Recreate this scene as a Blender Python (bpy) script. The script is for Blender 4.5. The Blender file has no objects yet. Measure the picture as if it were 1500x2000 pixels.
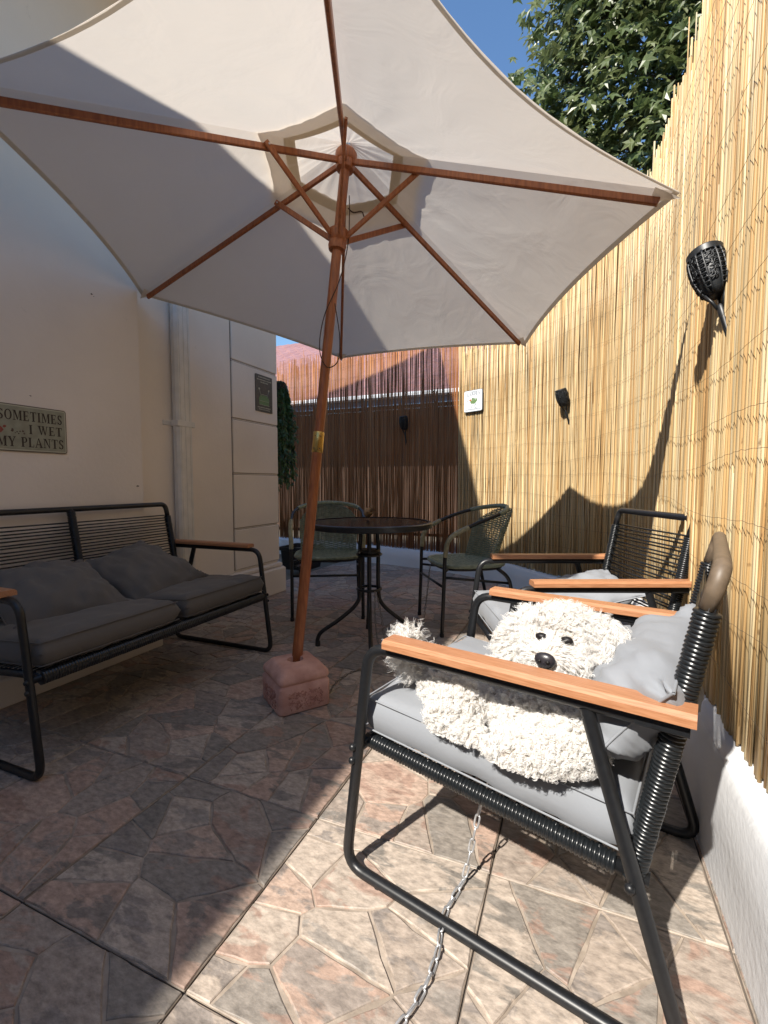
import bpy, bmesh, math, random
import numpy as np
from mathutils import Vector, Matrix, noise as mnoise

random.seed(7); RNG = np.random.default_rng(7)
PI = math.pi
scene = bpy.context.scene
COL = scene.collection

# ------------------------------------------------------------------ camera
cam_d = bpy.data.cameras.new('camera')
cam_d.sensor_fit = 'VERTICAL'; cam_d.sensor_height = 36.0
cam_d.lens = 36.0 * 900 / 2000
cam_d.clip_start = 0.02; cam_d.clip_end = 3000
cam = bpy.data.objects.new('camera', cam_d); COL.objects.link(cam)
YAW, PITCH, CAM_H = math.radians(22.6), math.radians(3.66), 0.92
fw = Vector((-math.sin(YAW) * math.cos(PITCH), math.cos(YAW) * math.cos(PITCH), -math.sin(PITCH)))
cam.location = (0, 0, CAM_H)
cam.rotation_euler = fw.to_track_quat('-Z', 'Y').to_euler()
scene.camera = cam

# ------------------------------------------------------------------ world, sun, exposure
SUN = Vector((0.295, 0.95, -1.0)).normalized()          # direction the light travels
w = bpy.data.worlds.new('World'); scene.world = w; w.use_nodes = True
nt = w.node_tree; nt.nodes.clear()
sky = nt.nodes.new('ShaderNodeTexSky'); sky.sky_type = 'NISHITA'; sky.sun_disc = False
sky.sun_elevation = math.asin(-SUN.z); sky.sun_rotation = math.atan2(-SUN.x, -SUN.y)
sky.air_density = 1.5; sky.dust_density = 0.0; sky.ozone_density = 8.0; sky.altitude = 0
bg = nt.nodes.new('ShaderNodeBackground'); bg.inputs['Strength'].default_value = 0.10
wo = nt.nodes.new('ShaderNodeOutputWorld')
nt.links.new(sky.outputs[0], bg.inputs[0]); nt.links.new(bg.outputs[0], wo.inputs[0])
sun_d = bpy.data.lights.new('sun', 'SUN'); sun_d.energy = 4.6; sun_d.angle = math.radians(0.8)
sun_d.color = (1.0, 0.94, 0.85)
sun = bpy.data.objects.new('sun', sun_d); COL.objects.link(sun)
sun.rotation_euler = SUN.to_track_quat('-Z', 'Y').to_euler(); sun.location = (-3, -8, 9)
scene.view_settings.view_transform = 'Standard'; scene.view_settings.look = 'None'
scene.view_settings.exposure = 0.86; scene.view_settings.gamma = 1.0
scene.view_settings.use_curve_mapping = False
scene.render.engine = 'CYCLES'
scene.cycles.use_denoising = True
scene.cycles.max_bounces = 8; scene.cycles.diffuse_bounces = 4; scene.cycles.transmission_bounces = 6
scene.cycles.transparent_max_bounces = 8
scene.cycles.sample_clamp_indirect = 6.0
try: scene.cycles_curves.shape = 'THICK'
except Exception: pass

# ------------------------------------------------------------------ helpers
class MB:
    """collects shapes, builds ONE mesh object"""
    def __init__(s): s.v = []; s.f = []; s.c = []; s.cur = (1, 1, 1); s.n = 0
    def add(s, verts, faces):
        k = s.n
        vs = [tuple(float(x) for x in v) for v in verts]
        s.v += vs; s.n += len(vs)
        s.f += [tuple(i + k for i in f) for f in faces]
        s.c += [s.cur] * len(vs)
        return s
    def box(s, x0, x1, y0, y1, z0, z1, bev=0.0):
        if bev <= 0:
            V = [(x0,y0,z0),(x1,y0,z0),(x1,y1,z0),(x0,y1,z0),(x0,y0,z1),(x1,y0,z1),(x1,y1,z1),(x0,y1,z1)]
            F = [(3,2,1,0),(4,5,6,7),(0,1,5,4),(1,2,6,5),(2,3,7,6),(3,0,4,7)]
            return s.add(V, F)
        b = bev; rings = []
        for z, i in ((z0, b), (z0 + b, 0), (z1 - b, 0), (z1, b)):
            a0, a1, c0, c1 = x0 + i, x1 - i, y0 + i, y1 - i
            rings.append([(a0+b,c0,z),(a1-b,c0,z),(a1,c0+b,z),(a1,c1-b,z),(a1-b,c1,z),(a0+b,c1,z),(a0,c1-b,z),(a0,c0+b,z)])
        return s.loft(rings, cap=True)
    def loft(s, rings, cap=False, closed=True):
        n = len(rings[0]); V = [p for r in rings for p in r]; F = []
        m = n if closed else n - 1
        for i in range(len(rings) - 1):
            for j in range(m):
                k = (j + 1) % n
                F.append((i*n+j, i*n+k, (i+1)*n+k, (i+1)*n+j))
        if cap:
            F.append(tuple(range(n - 1, -1, -1))); F.append(tuple((len(rings)-1)*n + j for j in range(n)))
        return s.add(V, F)
    def tube(s, pts, r, n=8, cap=True, flat=None):
        """tube along pts; r a number or one per point; flat=(a,b) elliptical scales"""
        P = [Vector(p) for p in pts]; m = len(P)
        R = [r] * m if isinstance(r, (int, float)) else list(r)
        T = []
        for i in range(m):
            t = (P[min(i+1, m-1)] - P[max(i-1, 0)])
            if t.length < 1e-9: t = Vector((0, 0, 1))
            T.append(t.normalized())
        ref = Vector((0, 0, 1)) if abs(T[0].z) < 0.9 else Vector((1, 0, 0))
        nrm = (ref - T[0] * ref.dot(T[0])).normalized()
        rings = []
        for i in range(m):
            nrm = nrm - T[i] * nrm.dot(T[i])
            nrm = nrm.normalized() if nrm.length > 1e-6 else T[i].orthogonal().normalized()
            b = T[i].cross(nrm)
            fa, fb = flat if flat else (1, 1)
            rings.append([tuple(P[i] + nrm * (math.cos(2*PI*j/n) * R[i] * fa) + b * (math.sin(2*PI*j/n) * R[i] * fb)) for j in range(n)])
        return s.loft(rings, cap=cap)
    def bar(s, a, b, w_, h_, up=(0, 0, 1), bev=0.002):
        """rectangular bar from a to b, width across, height along up"""
        a = Vector(a); b = Vector(b); t = (b - a).normalized(); u = Vector(up); u = (u - t * u.dot(t)).normalized(); x = t.cross(u)
        w2, h2 = w_ / 2, h_ / 2; q = min(bev, w2 * .9, h2 * .9)
        prof = [(-w2+q,-h2),(w2-q,-h2),(w2,-h2+q),(w2,h2-q),(w2-q,h2),(-w2+q,h2),(-w2,h2-q),(-w2,-h2+q)]
        return s.loft([[tuple(p + x * c + u * d) for c, d in prof] for p in (a, b)], cap=True)
    def lathe(s, prof, n=16, o=(0, 0, 0), axis=(0, 0, 1), cap=True):
        ax = Vector(axis).normalized(); x = ax.orthogonal().normalized(); y = ax.cross(x); o = Vector(o)
        return s.loft([[tuple(o + ax * z + (x * math.cos(2*PI*j/n) + y * math.sin(2*PI*j/n)) * r) for j in range(n)] for r, z in prof], cap=cap)
    def ball(s, c, r, n=12, m=8):
        rx, ry, rz = (r, r, r) if isinstance(r, (int, float)) else r
        rings = []
        for i in range(m + 1):
            a = -PI/2 + PI * i / m; q = max(math.cos(a), .02)
            rings.append([(c[0] + rx*q*math.cos(2*PI*j/n), c[1] + ry*q*math.sin(2*PI*j/n), c[2] + rz*math.sin(a)) for j in range(n)])
        return s.loft(rings, cap=True)
    def mesh(s, name, smooth=False, col=False):
        me = bpy.data.meshes.new(name); me.from_pydata(s.v, [], s.f); me.validate(); me.update()
        if col and len(me.vertices) == len(s.c):
            at = me.color_attributes.new('tint', 'FLOAT_COLOR', 'POINT')
            a = np.ones((len(s.c), 4), np.float32); a[:, :3] = np.array(s.c, np.float32)
            at.data.foreach_set('color', a.ravel())
        if smooth:
            me.polygons.foreach_set('use_smooth', [True] * len(me.polygons))
        return me
    def build(s, name, mat, parent=None, smooth=False, col=False, sharp=None):
        me = s.mesh(name, smooth, col); me.materials.append(mat)
        if smooth and sharp:
            try: me.set_sharp_from_angle(angle=math.radians(sharp))
            except Exception: pass
        o = bpy.data.objects.new(name, me); COL.objects.link(o)
        if parent is not None: o.parent = parent
        return o

def tag(o, label=None, cat=None, group=None, kind=None):
    if label: o['label'] = label
    if cat: o['category'] = cat
    if group: o['group'] = group
    if kind: o['kind'] = kind
    return o
def empty(name, loc=(0, 0, 0), rz=0.0):
    o = bpy.data.objects.new(name, None); COL.objects.link(o); o.location = loc; o.rotation_euler = (0, 0, rz)
    o.empty_display_size = .1
    return o
def inst(name, me, parent=None, loc=(0, 0, 0), rot=(0, 0, 0), scale=(1, 1, 1)):
    o = bpy.data.objects.new(name, me); COL.objects.link(o)
    if parent is not None: o.parent = parent
    o.location = loc; o.rotation_euler = rot; o.scale = scale
    return o
def copy_tree(o, parent=None):
    c = o.copy(); COL.objects.link(c); c.parent = parent
    for ch in list(o.children): copy_tree(ch, c)
    return c
def bez(pts, r=0.03, seg=5):
    """polyline with rounded corners"""
    P = [Vector(p) for p in pts]; out = [P[0]]
    for i in range(1, len(P) - 1):
        a, b, c = P[i-1], P[i], P[i+1]
        d1 = (a - b); d2 = (c - b); q = min(r, d1.length * .48, d2.length * .48)
        p0 = b + d1.normalized() * q; p1 = b + d2.normalized() * q
        for k in range(seg + 1):
            t = k / seg; out.append(p0.lerp(b, t).lerp(b.lerp(p1, t), t))
    out.append(P[-1]); return out
def catmull(pts, n=12):
    P = [Vector(p) for p in pts]; P = [P[0] * 2 - P[1]] + P + [P[-1] * 2 - P[-2]]; out = []
    for i in range(1, len(P) - 2):
        for k in range(n):
            t = k / n; p0, p1, p2, p3 = P[i-1], P[i], P[i+1], P[i+2]
            out.append(.5 * ((2*p1) + (p2 - p0)*t + (2*p0 - 5*p1 + 4*p2 - p3)*t*t + (3*p1 - p0 - 3*p2 + p3)*t**3))
    out.append(P[-2]); return out

# ------------------------------------------------------------------ materials
def mat(name, col=(.5, .5, .5), rough=.6, metal=0.0, spec=.5, var=0.0, vscale=20.0, bump=0.0, bscale=60.0,
        stretch=(1, 1, 1), col2=None, attr=False, coat=0.0, sheen=0.0, detail=4.0, dist=0.002, lo=.35, hi=.65):
    m = bpy.data.materials.new(name); m.use_nodes = True; t = m.node_tree; N = t.nodes; L = t.links
    b = N['Principled BSDF']; b.inputs['Roughness'].default_value = rough; b.inputs['Metallic'].default_value = metal
    b.inputs['Specular IOR Level'].default_value = spec
    if coat: b.inputs['Coat Weight'].default_value = coat; b.inputs['Coat Roughness'].default_value = .15
    if sheen: b.inputs['Sheen Weight'].default_value = sheen
    tc = N.new('ShaderNodeTexCoord'); mp = N.new('ShaderNodeMapping'); mp.inputs['Scale'].default_value = stretch
    L.new(tc.outputs['Object'], mp.inputs[0])
    src = None
    if attr:
        a = N.new('ShaderNodeAttribute'); a.attribute_name = 'tint'; src = a.outputs['Color']
    if var > 0 or col2:
        nz = N.new('ShaderNodeTexNoise'); nz.inputs['Scale'].default_value = vscale; nz.inputs['Detail'].default_value = detail
        L.new(mp.outputs[0], nz.inputs[0])
        rp = N.new('ShaderNodeMapRange'); rp.inputs[1].default_value = lo; rp.inputs[2].default_value = hi
        L.new(nz.outputs[0], rp.inputs[0])
        mx = N.new('ShaderNodeMix'); mx.data_type = 'RGBA'
        c2 = col2 if col2 else tuple(max(0, c * (1 - var)) for c in col)
        L.new(rp.outputs[0], mx.inputs[0])
        mx.inputs[6].default_value = (*col, 1); mx.inputs[7].default_value = (*c2, 1)
        res = mx.outputs[2]
        if src is not None:
            ml = N.new('ShaderNodeMix'); ml.data_type = 'RGBA'; ml.blend_type = 'MULTIPLY'; ml.inputs[0].default_value = 1
            L.new(res, ml.inputs[6]); L.new(src, ml.inputs[7]); res = ml.outputs[2]
        L.new(res, b.inputs['Base Color'])
    elif src is not None: L.new(src, b.inputs['Base Color'])
    else: b.inputs['Base Color'].default_value = (*col, 1)
    if bump > 0:
        nb = N.new('ShaderNodeTexNoise'); nb.inputs['Scale'].default_value = bscale; nb.inputs['Detail'].default_value = 5
        L.new(mp.outputs[0], nb.inputs[0])
        bp = N.new('ShaderNodeBump'); bp.inputs['Strength'].default_value = bump; bp.inputs['Distance'].default_value = dist
        L.new(nb.outputs[0], bp.inputs['Height']); L.new(bp.outputs[0], b.inputs['Normal'])
    return m

M = {}
M['black'] = mat('black_powder_coated_steel', (.012, .013, .015), .38, spec=.5, var=.3, vscale=90, bump=.08, bscale=400, dist=.0005)
M['cord'] = mat('black_plastic_cord', (.010, .012, .014), .28, spec=.55)
M['taupe'] = mat('bare_taupe_tube', (.17, .125, .085), .5, var=.25, vscale=60)
M['armwood'] = mat('orange_brown_arm_slat', (.47, .225, .115), .42, col2=(.36, .155, .07), vscale=9, stretch=(3, 60, 40), bump=.15, bscale=14, dist=.0006, detail=6)
M['umbwood'] = mat('umbrella_hardwood', (.38, .125, .040), .40, col2=(.25, .075, .025), vscale=8, stretch=(14, 14, 1.5), bump=.12, bscale=12, dist=.0005)
M['brass'] = mat('brass_sleeve', (.62, .42, .14), .26, metal=1.0, var=.25, vscale=40)
M['steel'] = mat('zinc_chain', (.66, .67, .69), .38, metal=.65, var=.3, vscale=50)
M['dullsteel'] = mat('weathered_chain', (.30, .28, .26), .45, metal=1.0, var=.4, vscale=50)
M['grout'] = mat('beige_tile_print_grout', (.42, .35, .285), .6, col2=(.24, .195, .155), vscale=18, bump=.4, bscale=120, dist=.002)
M['joint'] = mat('dark_floor_joint', (.14, .115, .095), .9, var=.3, vscale=30)
M['block'] = mat('pink_cast_concrete', (.66, .39, .32), .9, col2=(.50, .265, .21), vscale=14, bump=.5, bscale=70, dist=.004)
M['peck'] = mat('rough_pecked_concrete', (.50, .255, .20), .95, col2=(.36, .165, .125), vscale=40)
M['wicker'] = mat('green_grey_wicker', (.27, .32, .245), .5, col2=(.17, .21, .16), vscale=40)
M['wickerlight'] = mat('olive_wicker_wrap', (.36, .35, .24), .5, var=.3, vscale=50)
M['tabletop'] = mat('dark_glass_top', (.02, .016, .015), .16, spec=.5, col2=(.035, .026, .022), vscale=25)
M['torch'] = mat('black_torch_plastic', (.014, .016, .018), .42, var=.2, vscale=40)
M['nose'] = mat('dog_nose', (.022, .02, .025), .33, bump=.3, bscale=500, dist=.0006)
M['eye'] = mat('dog_eye', (.010, .008, .008), .45, spec=.3)
M['skin'] = mat('dog_skin_coat', (.55, .50, .45), .9, col2=(.45, .40, .35), vscale=30)
M['leafplant'] = mat('plastic_ivy', (.035, .085, .025), .5, attr=False, col2=(.02, .05, .018), vscale=30)
M['rope'] = mat('brown_cord', (.06, .03, .018), .8)
M['shell'] = mat('tan_shell', (.50, .37, .24), .6, col2=(.25, .15, .09), vscale=60, bump=.5, bscale=120, dist=.003)
M['pot'] = mat('black_planter', (.012, .012, .013), .5)
M['pipe'] = mat('white_painted_pipe', (.70, .66, .60), .5, var=.12, vscale=14)
M['wire'] = mat('thin_binding_wire', (.16, .12, .09), .5, metal=.6)
M['soil'] = mat('surrounding_ground', (.20, .17, .13), .95, var=.4, vscale=2)

def tint_attr(m, fac=1.0): pass

# plaster: off-white with faint dirt and scuffs
def plaster(name, base, dirt, bumps=.25):
    m = bpy.data.materials.new(name); m.use_nodes = True; t = m.node_tree; N = t.nodes; L = t.links; b = N['Principled BSDF']
    b.inputs['Roughness'].default_value = .85; b.inputs['Specular IOR Level'].default_value = .25
    g = N.new('ShaderNodeNewGeometry')
    n1 = N.new('ShaderNodeTexNoise'); n1.inputs['Scale'].default_value = 2.2; n1.inputs['Detail'].default_value = 6
    n2 = N.new('ShaderNodeTexNoise'); n2.inputs['Scale'].default_value = 7.5; n2.inputs['Detail'].default_value = 8; n2.inputs['Roughness'].default_value = .7
    L.new(g.outputs['Position'], n1.inputs[0]); L.new(g.outputs['Position'], n2.inputs[0])
    r1 = N.new('ShaderNodeMapRange'); r1.inputs[1].default_value = .35; r1.inputs[2].default_value = .75; L.new(n1.outputs[0], r1.inputs[0])
    r2 = N.new('ShaderNodeMapRange'); r2.inputs[1].default_value = .66; r2.inputs[2].default_value = .78; r2.inputs[4].default_value = .8; L.new(n2.outputs[0], r2.inputs[0])
    mx = N.new('ShaderNodeMix'); mx.data_type = 'RGBA'; L.new(r1.outputs[0], mx.inputs[0])
    mx.inputs[6].default_value = (*base, 1); mx.inputs[7].default_value = (*[c * .9 for c in base], 1)
    m2 = N.new('ShaderNodeMix'); m2.data_type = 'RGBA'; L.new(r2.outputs[0], m2.inputs[0]); L.new(mx.outputs[2], m2.inputs[6]); m2.inputs[7].default_value = (*dirt, 1)
    L.new(m2.outputs[2], b.inputs['Base Color'])
    nb = N.new('ShaderNodeTexNoise'); nb.inputs['Scale'].default_value = 45; nb.inputs['Detail'].default_value = 6; L.new(g.outputs['Position'], nb.inputs[0])
    bp = N.new('ShaderNodeBump'); bp.inputs['Strength'].default_value = bumps; bp.inputs['Distance'].default_value = .004
    L.new(nb.outputs[0], bp.inputs['Height']); L.new(bp.outputs[0], b.inputs['Normal'])
    return m
M['plaster'] = plaster('white_plaster', (.79, .70, .605), (.53, .45, .37))
M['kerbplaster'] = plaster('whitewashed_kerb', (.70, .71, .73), (.45, .41, .37), .5)
M['groove'] = mat('dark_panel_groove', (.12, .09, .07), .9)

# stone: two tones chosen per stone (tint), broken up by a mottled slate pattern and fine streaks
def stone_mat():
    m = bpy.data.materials.new('printed_flagstone'); m.use_nodes = True; t = m.node_tree; N = t.nodes; L = t.links; b = N['Principled BSDF']
    b.inputs['Roughness'].default_value = .5; b.inputs['Specular IOR Level'].default_value = .4
    g = N.new('ShaderNodeNewGeometry'); a = N.new('ShaderNodeAttribute'); a.attribute_name = 'tint'
    sep = N.new('ShaderNodeSeparateColor'); L.new(a.outputs['Color'], sep.inputs[0])
    add = N.new('ShaderNodeVectorMath'); add.operation = 'MULTIPLY_ADD'; L.new(a.outputs['Color'], add.inputs[0]); add.inputs[1].default_value = (9, 9, 9); L.new(g.outputs['Position'], add.inputs[2])
    mp = N.new('ShaderNodeMapping'); mp.inputs['Rotation'].default_value = (0, 0, .7); mp.inputs['Scale'].default_value = (1, 2.1, 1); L.new(add.outputs[0], mp.inputs[0])
    n1 = N.new('ShaderNodeTexNoise'); n1.inputs['Scale'].default_value = 7.5; n1.inputs['Detail'].default_value = 9; n1.inputs['Roughness'].default_value = .62; n1.inputs['Distortion'].default_value = .6; L.new(mp.outputs[0], n1.inputs[0])
    r1 = N.new('ShaderNodeMapRange'); r1.inputs[1].default_value = .51; r1.inputs[2].default_value = .57; L.new(n1.outputs[0], r1.inputs[0])
    mulb = N.new('ShaderNodeMath'); mulb.operation = 'MULTIPLY'; L.new(r1.outputs[0], mulb.inputs[0]); mulb.inputs[1].default_value = .78
    n2 = N.new('ShaderNodeTexNoise'); n2.inputs['Scale'].default_value = 38; n2.inputs['Detail'].default_value = 8; n2.inputs['Roughness'].default_value = .7; L.new(mp.outputs[0], n2.inputs[0])
    r2 = N.new('ShaderNodeMapRange'); r2.inputs[1].default_value = .3; r2.inputs[2].default_value = .7; r2.inputs[3].default_value = .48; r2.inputs[4].default_value = 1.22; L.new(n2.outputs[0], r2.inputs[0])
    ra = N.new('ShaderNodeValToRGB'); L.new(sep.outputs[0], ra.inputs[0]); cr = ra.color_ramp; cr.interpolation = 'CONSTANT'
    pal = [(.47, .335, .265), (.43, .355, .295), (.38, .315, .265), (.50, .37, .295), (.30, .265, .23), (.49, .41, .34)]
    cr.elements[0].color = (*pal[0], 1); cr.elements[1].position = 1 / 6; cr.elements[1].color = (*pal[1], 1)
    for i in range(2, 6):
        e = cr.elements.new(i / 6); e.color = (*pal[i], 1)
    rb = N.new('ShaderNodeValToRGB'); L.new(sep.outputs[1], rb.inputs[0]); cr = rb.color_ramp; cr.interpolation = 'CONSTANT'
    pal2 = [(.21, .195, .175), (.30, .27, .24), (.38, .25, .195), (.25, .22, .20)]
    cr.elements[0].color = (*pal2[0], 1); cr.elements[1].position = .25; cr.elements[1].color = (*pal2[1], 1)
    for i in range(2, 4):
        e = cr.elements.new(i / 4); e.color = (*pal2[i], 1)
    mx = N.new('ShaderNodeMix'); mx.data_type = 'RGBA'; L.new(mulb.outputs[0], mx.inputs[0]); L.new(ra.outputs[0], mx.inputs[6]); L.new(rb.outputs[0], mx.inputs[7])
    ml = N.new('ShaderNodeMix'); ml.data_type = 'RGBA'; ml.blend_type = 'MULTIPLY'; ml.inputs[0].default_value = 1; L.new(mx.outputs[2], ml.inputs[6]); L.new(r2.outputs[0], ml.inputs[7])
    L.new(ml.outputs[2], b.inputs['Base Color'])
    bp = N.new('ShaderNodeBump'); bp.inputs['Strength'].default_value = .35; bp.inputs['Distance'].default_value = .003
    L.new(n2.outputs[0], bp.inputs['Height']); L.new(bp.outputs[0], b.inputs['Normal'])
    rr = N.new('ShaderNodeMapRange'); rr.inputs[3].default_value = .38; rr.inputs[4].default_value = .68; L.new(n2.outputs[0], rr.inputs[0]); L.new(rr.outputs[0], b.inputs['Roughness'])
    return m
M['stone'] = stone_mat()

def cane_mat():
    m = bpy.data.materials.new('dry_reed_cane'); m.use_nodes = True; t = m.node_tree; N = t.nodes; L = t.links; b = N['Principled BSDF']
    b.inputs['Roughness'].default_value = .42; b.inputs['Specular IOR Level'].default_value = .35
    g = N.new('ShaderNodeNewGeometry'); a = N.new('ShaderNodeAttribute'); a.attribute_name = 'tint'
    mp = N.new('ShaderNodeMapping'); mp.inputs['Scale'].default_value = (160, 160, 3.2); L.new(g.outputs['Position'], mp.inputs[0])
    n1 = N.new('ShaderNodeTexNoise'); n1.inputs['Scale'].default_value = 1.0; n1.inputs['Detail'].default_value = 5; L.new(mp.outputs[0], n1.inputs[0])
    r1 = N.new('ShaderNodeMapRange'); r1.inputs[1].default_value = .25; r1.inputs[2].default_value = .75; r1.inputs[3].default_value = .68; r1.inputs[4].default_value = 1.22; L.new(n1.outputs[0], r1.inputs[0])
    ml = N.new('ShaderNodeMix'); ml.data_type = 'RGBA'; ml.blend_type = 'MULTIPLY'; ml.inputs[0].default_value = 1; L.new(a.outputs['Color'], ml.inputs[6]); L.new(r1.outputs[0], ml.inputs[7])
    mp2 = N.new('ShaderNodeMapping'); mp2.inputs['Scale'].default_value = (70, 70, 28); L.new(g.outputs['Position'], mp2.inputs[0])
    n3 = N.new('ShaderNodeTexNoise'); n3.inputs['Scale'].default_value = 1.0; n3.inputs['Detail'].default_value = 3; L.new(mp2.outputs[0], n3.inputs[0])
    r3 = N.new('ShaderNodeMapRange'); r3.inputs[1].default_value = .67; r3.inputs[2].default_value = .74; r3.inputs[4].default_value = .7; L.new(n3.outputs[0], r3.inputs[0])
    m2 = N.new('ShaderNodeMix'); m2.data_type = 'RGBA'; L.new(r3.outputs[0], m2.inputs[0]); L.new(ml.outputs[2], m2.inputs[6]); m2.inputs[7].default_value = (.16, .085, .035, 1)
    L.new(m2.outputs[2], b.inputs['Base Color'])
    return m
M['cane'] = cane_mat()

def fabric(name, col, trans=0.0, wrinkle=.3, wscale=6.0, tcol=None, dist=.01):
    m = bpy.data.materials.new(name); m.use_nodes = True; t = m.node_tree; N = t.nodes; L = t.links; b = N['Principled BSDF']; out = N['Material Output']
    b.inputs['Roughness'].default_value = .85; b.inputs['Specular IOR Level'].default_value = .15; b.inputs['Sheen Weight'].default_value = .12
    tc = N.new('ShaderNodeTexCoord')
    nz = N.new('ShaderNodeTexNoise'); nz.inputs['Scale'].default_value = 3.0; nz.inputs['Detail'].default_value = 5; L.new(tc.outputs['Object'], nz.inputs[0])
    mx = N.new('ShaderNodeMix'); mx.data_type = 'RGBA'; L.new(nz.outputs[0], mx.inputs[0]); mx.inputs[6].default_value = (*col, 1); mx.inputs[7].default_value = (*[c * .86 for c in col], 1)
    L.new(mx.outputs[2], b.inputs['Base Color'])
    n2 = N.new('ShaderNodeTexNoise'); n2.inputs['Scale'].default_value = wscale; n2.inputs['Detail'].default_value = 3; n2.inputs['Distortion'].default_value = 1.2; L.new(tc.outputs['Object'], n2.inputs[0])
    n3 = N.new('ShaderNodeTexNoise'); n3.inputs['Scale'].default_value = 900; L.new(tc.outputs['Object'], n3.inputs[0])
    ad = N.new('ShaderNodeMath'); ad.operation = 'MULTIPLY_ADD'; L.new(n3.outputs[0], ad.inputs[0]); ad.inputs[1].default_value = .03; L.new(n2.outputs[0], ad.inputs[2])
    bp = N.new('ShaderNodeBump'); bp.inputs['Strength'].default_value = wrinkle; bp.inputs['Distance'].default_value = dist
    L.new(ad.outputs[0], bp.inputs['Height']); L.new(bp.outputs[0], b.inputs['Normal'])
    if trans > 0:
        tr = N.new('ShaderNodeBsdfTranslucent'); tr.inputs[0].default_value = (*(tcol or col), 1); L.new(bp.outputs[0], tr.inputs['Normal'])
        ms = N.new('ShaderNodeMixShader'); ms.inputs[0].default_value = trans
        L.new(b.outputs[0], ms.inputs[1]); L.new(tr.outputs[0], ms.inputs[2]); L.new(ms.outputs[0], out.inputs['Surface'])
    return m
M['canopy'] = fabric('ecru_canopy_cotton', (.85, .755, .645), .35, .42, 4.5, (.83, .77, .69), .014)
M['hem'] = fabric('beige_hem_tape', (.78, .70, .56), .55, .2, 20)
M['edgehem'] = fabric('ecru_edge_hem', (.72, .66, .57), .35, .2, 20)
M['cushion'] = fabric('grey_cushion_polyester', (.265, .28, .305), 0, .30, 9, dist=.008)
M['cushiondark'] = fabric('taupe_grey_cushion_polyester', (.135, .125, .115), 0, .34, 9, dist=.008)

def leaf_mat(name, col, col2, trans=.35):
    m = bpy.data.materials.new(name); m.use_nodes = True; t = m.node_tree; N = t.nodes; L = t.links; b = N['Principled BSDF']; out = N['Material Output']
    b.inputs['Roughness'].default_value = .38; b.inputs['Specular IOR Level'].default_value = .5
    g = N.new('ShaderNodeNewGeometry'); nz = N.new('ShaderNodeTexWhiteNoise'); nz.noise_dimensions = '1D'
    L.new(g.outputs['Random Per Island'], nz.inputs['W'])
    oi = N.new('ShaderNodeObjectInfo'); ad = N.new('ShaderNodeMath'); ad.operation = 'ADD'; L.new(g.outputs['Random Per Island'], ad.inputs[0]); L.new(oi.outputs['Random'], ad.inputs[1]); L.new(ad.outputs[0], nz.inputs['W'])
    mx = N.new('ShaderNodeMix'); mx.data_type = 'RGBA'; L.new(nz.outputs[0], mx.inputs[0]); mx.inputs[6].default_value = (*col, 1); mx.inputs[7].default_value = (*col2, 1)
    L.new(mx.outputs[2], b.inputs['Base Color'])
    tr = N.new('ShaderNodeBsdfTranslucent'); L.new(mx.outputs[2], tr.inputs[0])
    ms = N.new('ShaderNodeMixShader'); ms.inputs[0].default_value = trans; L.new(b.outputs[0], ms.inputs[1]); L.new(tr.outputs[0], ms.inputs[2]); L.new(ms.outputs[0], out.inputs['Surface'])
    return m
M['leaf'] = leaf_mat('maple_leaf', (.085, .125, .042), (.17, .195, .080), .35)
M['ivy'] = leaf_mat('ivy_leaf', (.045, .10, .03), (.085, .15, .045), .25)
M['bark'] = mat('grey_bark', (.16, .12, .09), .9, var=.4, vscale=20, bump=.6, bscale=30, dist=.01)
M['rooftile'] = mat('mauve_red_roof_tile', (.34, .19, .19), .7, col2=(.29, .155, .155), vscale=2)
M['gutter'] = mat('white_gutter', (.80, .82, .85), .4)
M['fascia'] = mat('blue_fascia', (.10, .22, .36), .5)
M['farwall'] = mat('brown_neighbour_wall', (.13, .075, .05), .9, var=.4, vscale=3)
M['signgreen'] = mat('pale_green_tin', (.29, .29, .215), .45, col2=(.23, .225, .165), vscale=30)
M['signrim'] = mat('rusty_brown_rim', (.11, .07, .05), .6, var=.4, vscale=50)
M['ink'] = mat('dark_sign_ink', (.028, .018, .014), .55)
M['inkred'] = mat('red_sign_ink', (.25, .05, .035), .55)
M['inkgrey'] = mat('grey_sign_ink', (.10, .12, .14), .55)
M['inkgreen'] = mat('green_sign_ink', (.12, .20, .07), .55)
M['inkpale'] = mat('pale_sign_ink', (.40, .39, .30), .55)
M['inkorange'] = mat('orange_sign_ink', (.50, .18, .06), .55)
M['signwhite'] = mat('white_enamel_tin', (.70, .73, .75), .35, var=.06, vscale=30)
M['signdark'] = mat('near_black_tin', (.022, .018, .014), .4, col2=(.05, .04, .03), vscale=30)

# ================================================================== SETTING
# ground beyond the patio
g = MB(); g.add([(-900,-900,-.06),(900,-900,-.06),(900,900,-.06),(-900,900,-.06)], [(0,1,2,3)])
tag(g.build('ground', M['soil']), kind='structure')

# patio floor: dark joint sheet, ceramic tiles on it, printed flagstones as relief on each tile
fl = MB(); fl.box(-2.45, .5, -1.4, 5.3, -.05, -.006)
floor = fl.build('floor', M['joint']); tag(floor, kind='structure')
TX, TY, TS = -1.098, .579, .468

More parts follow.
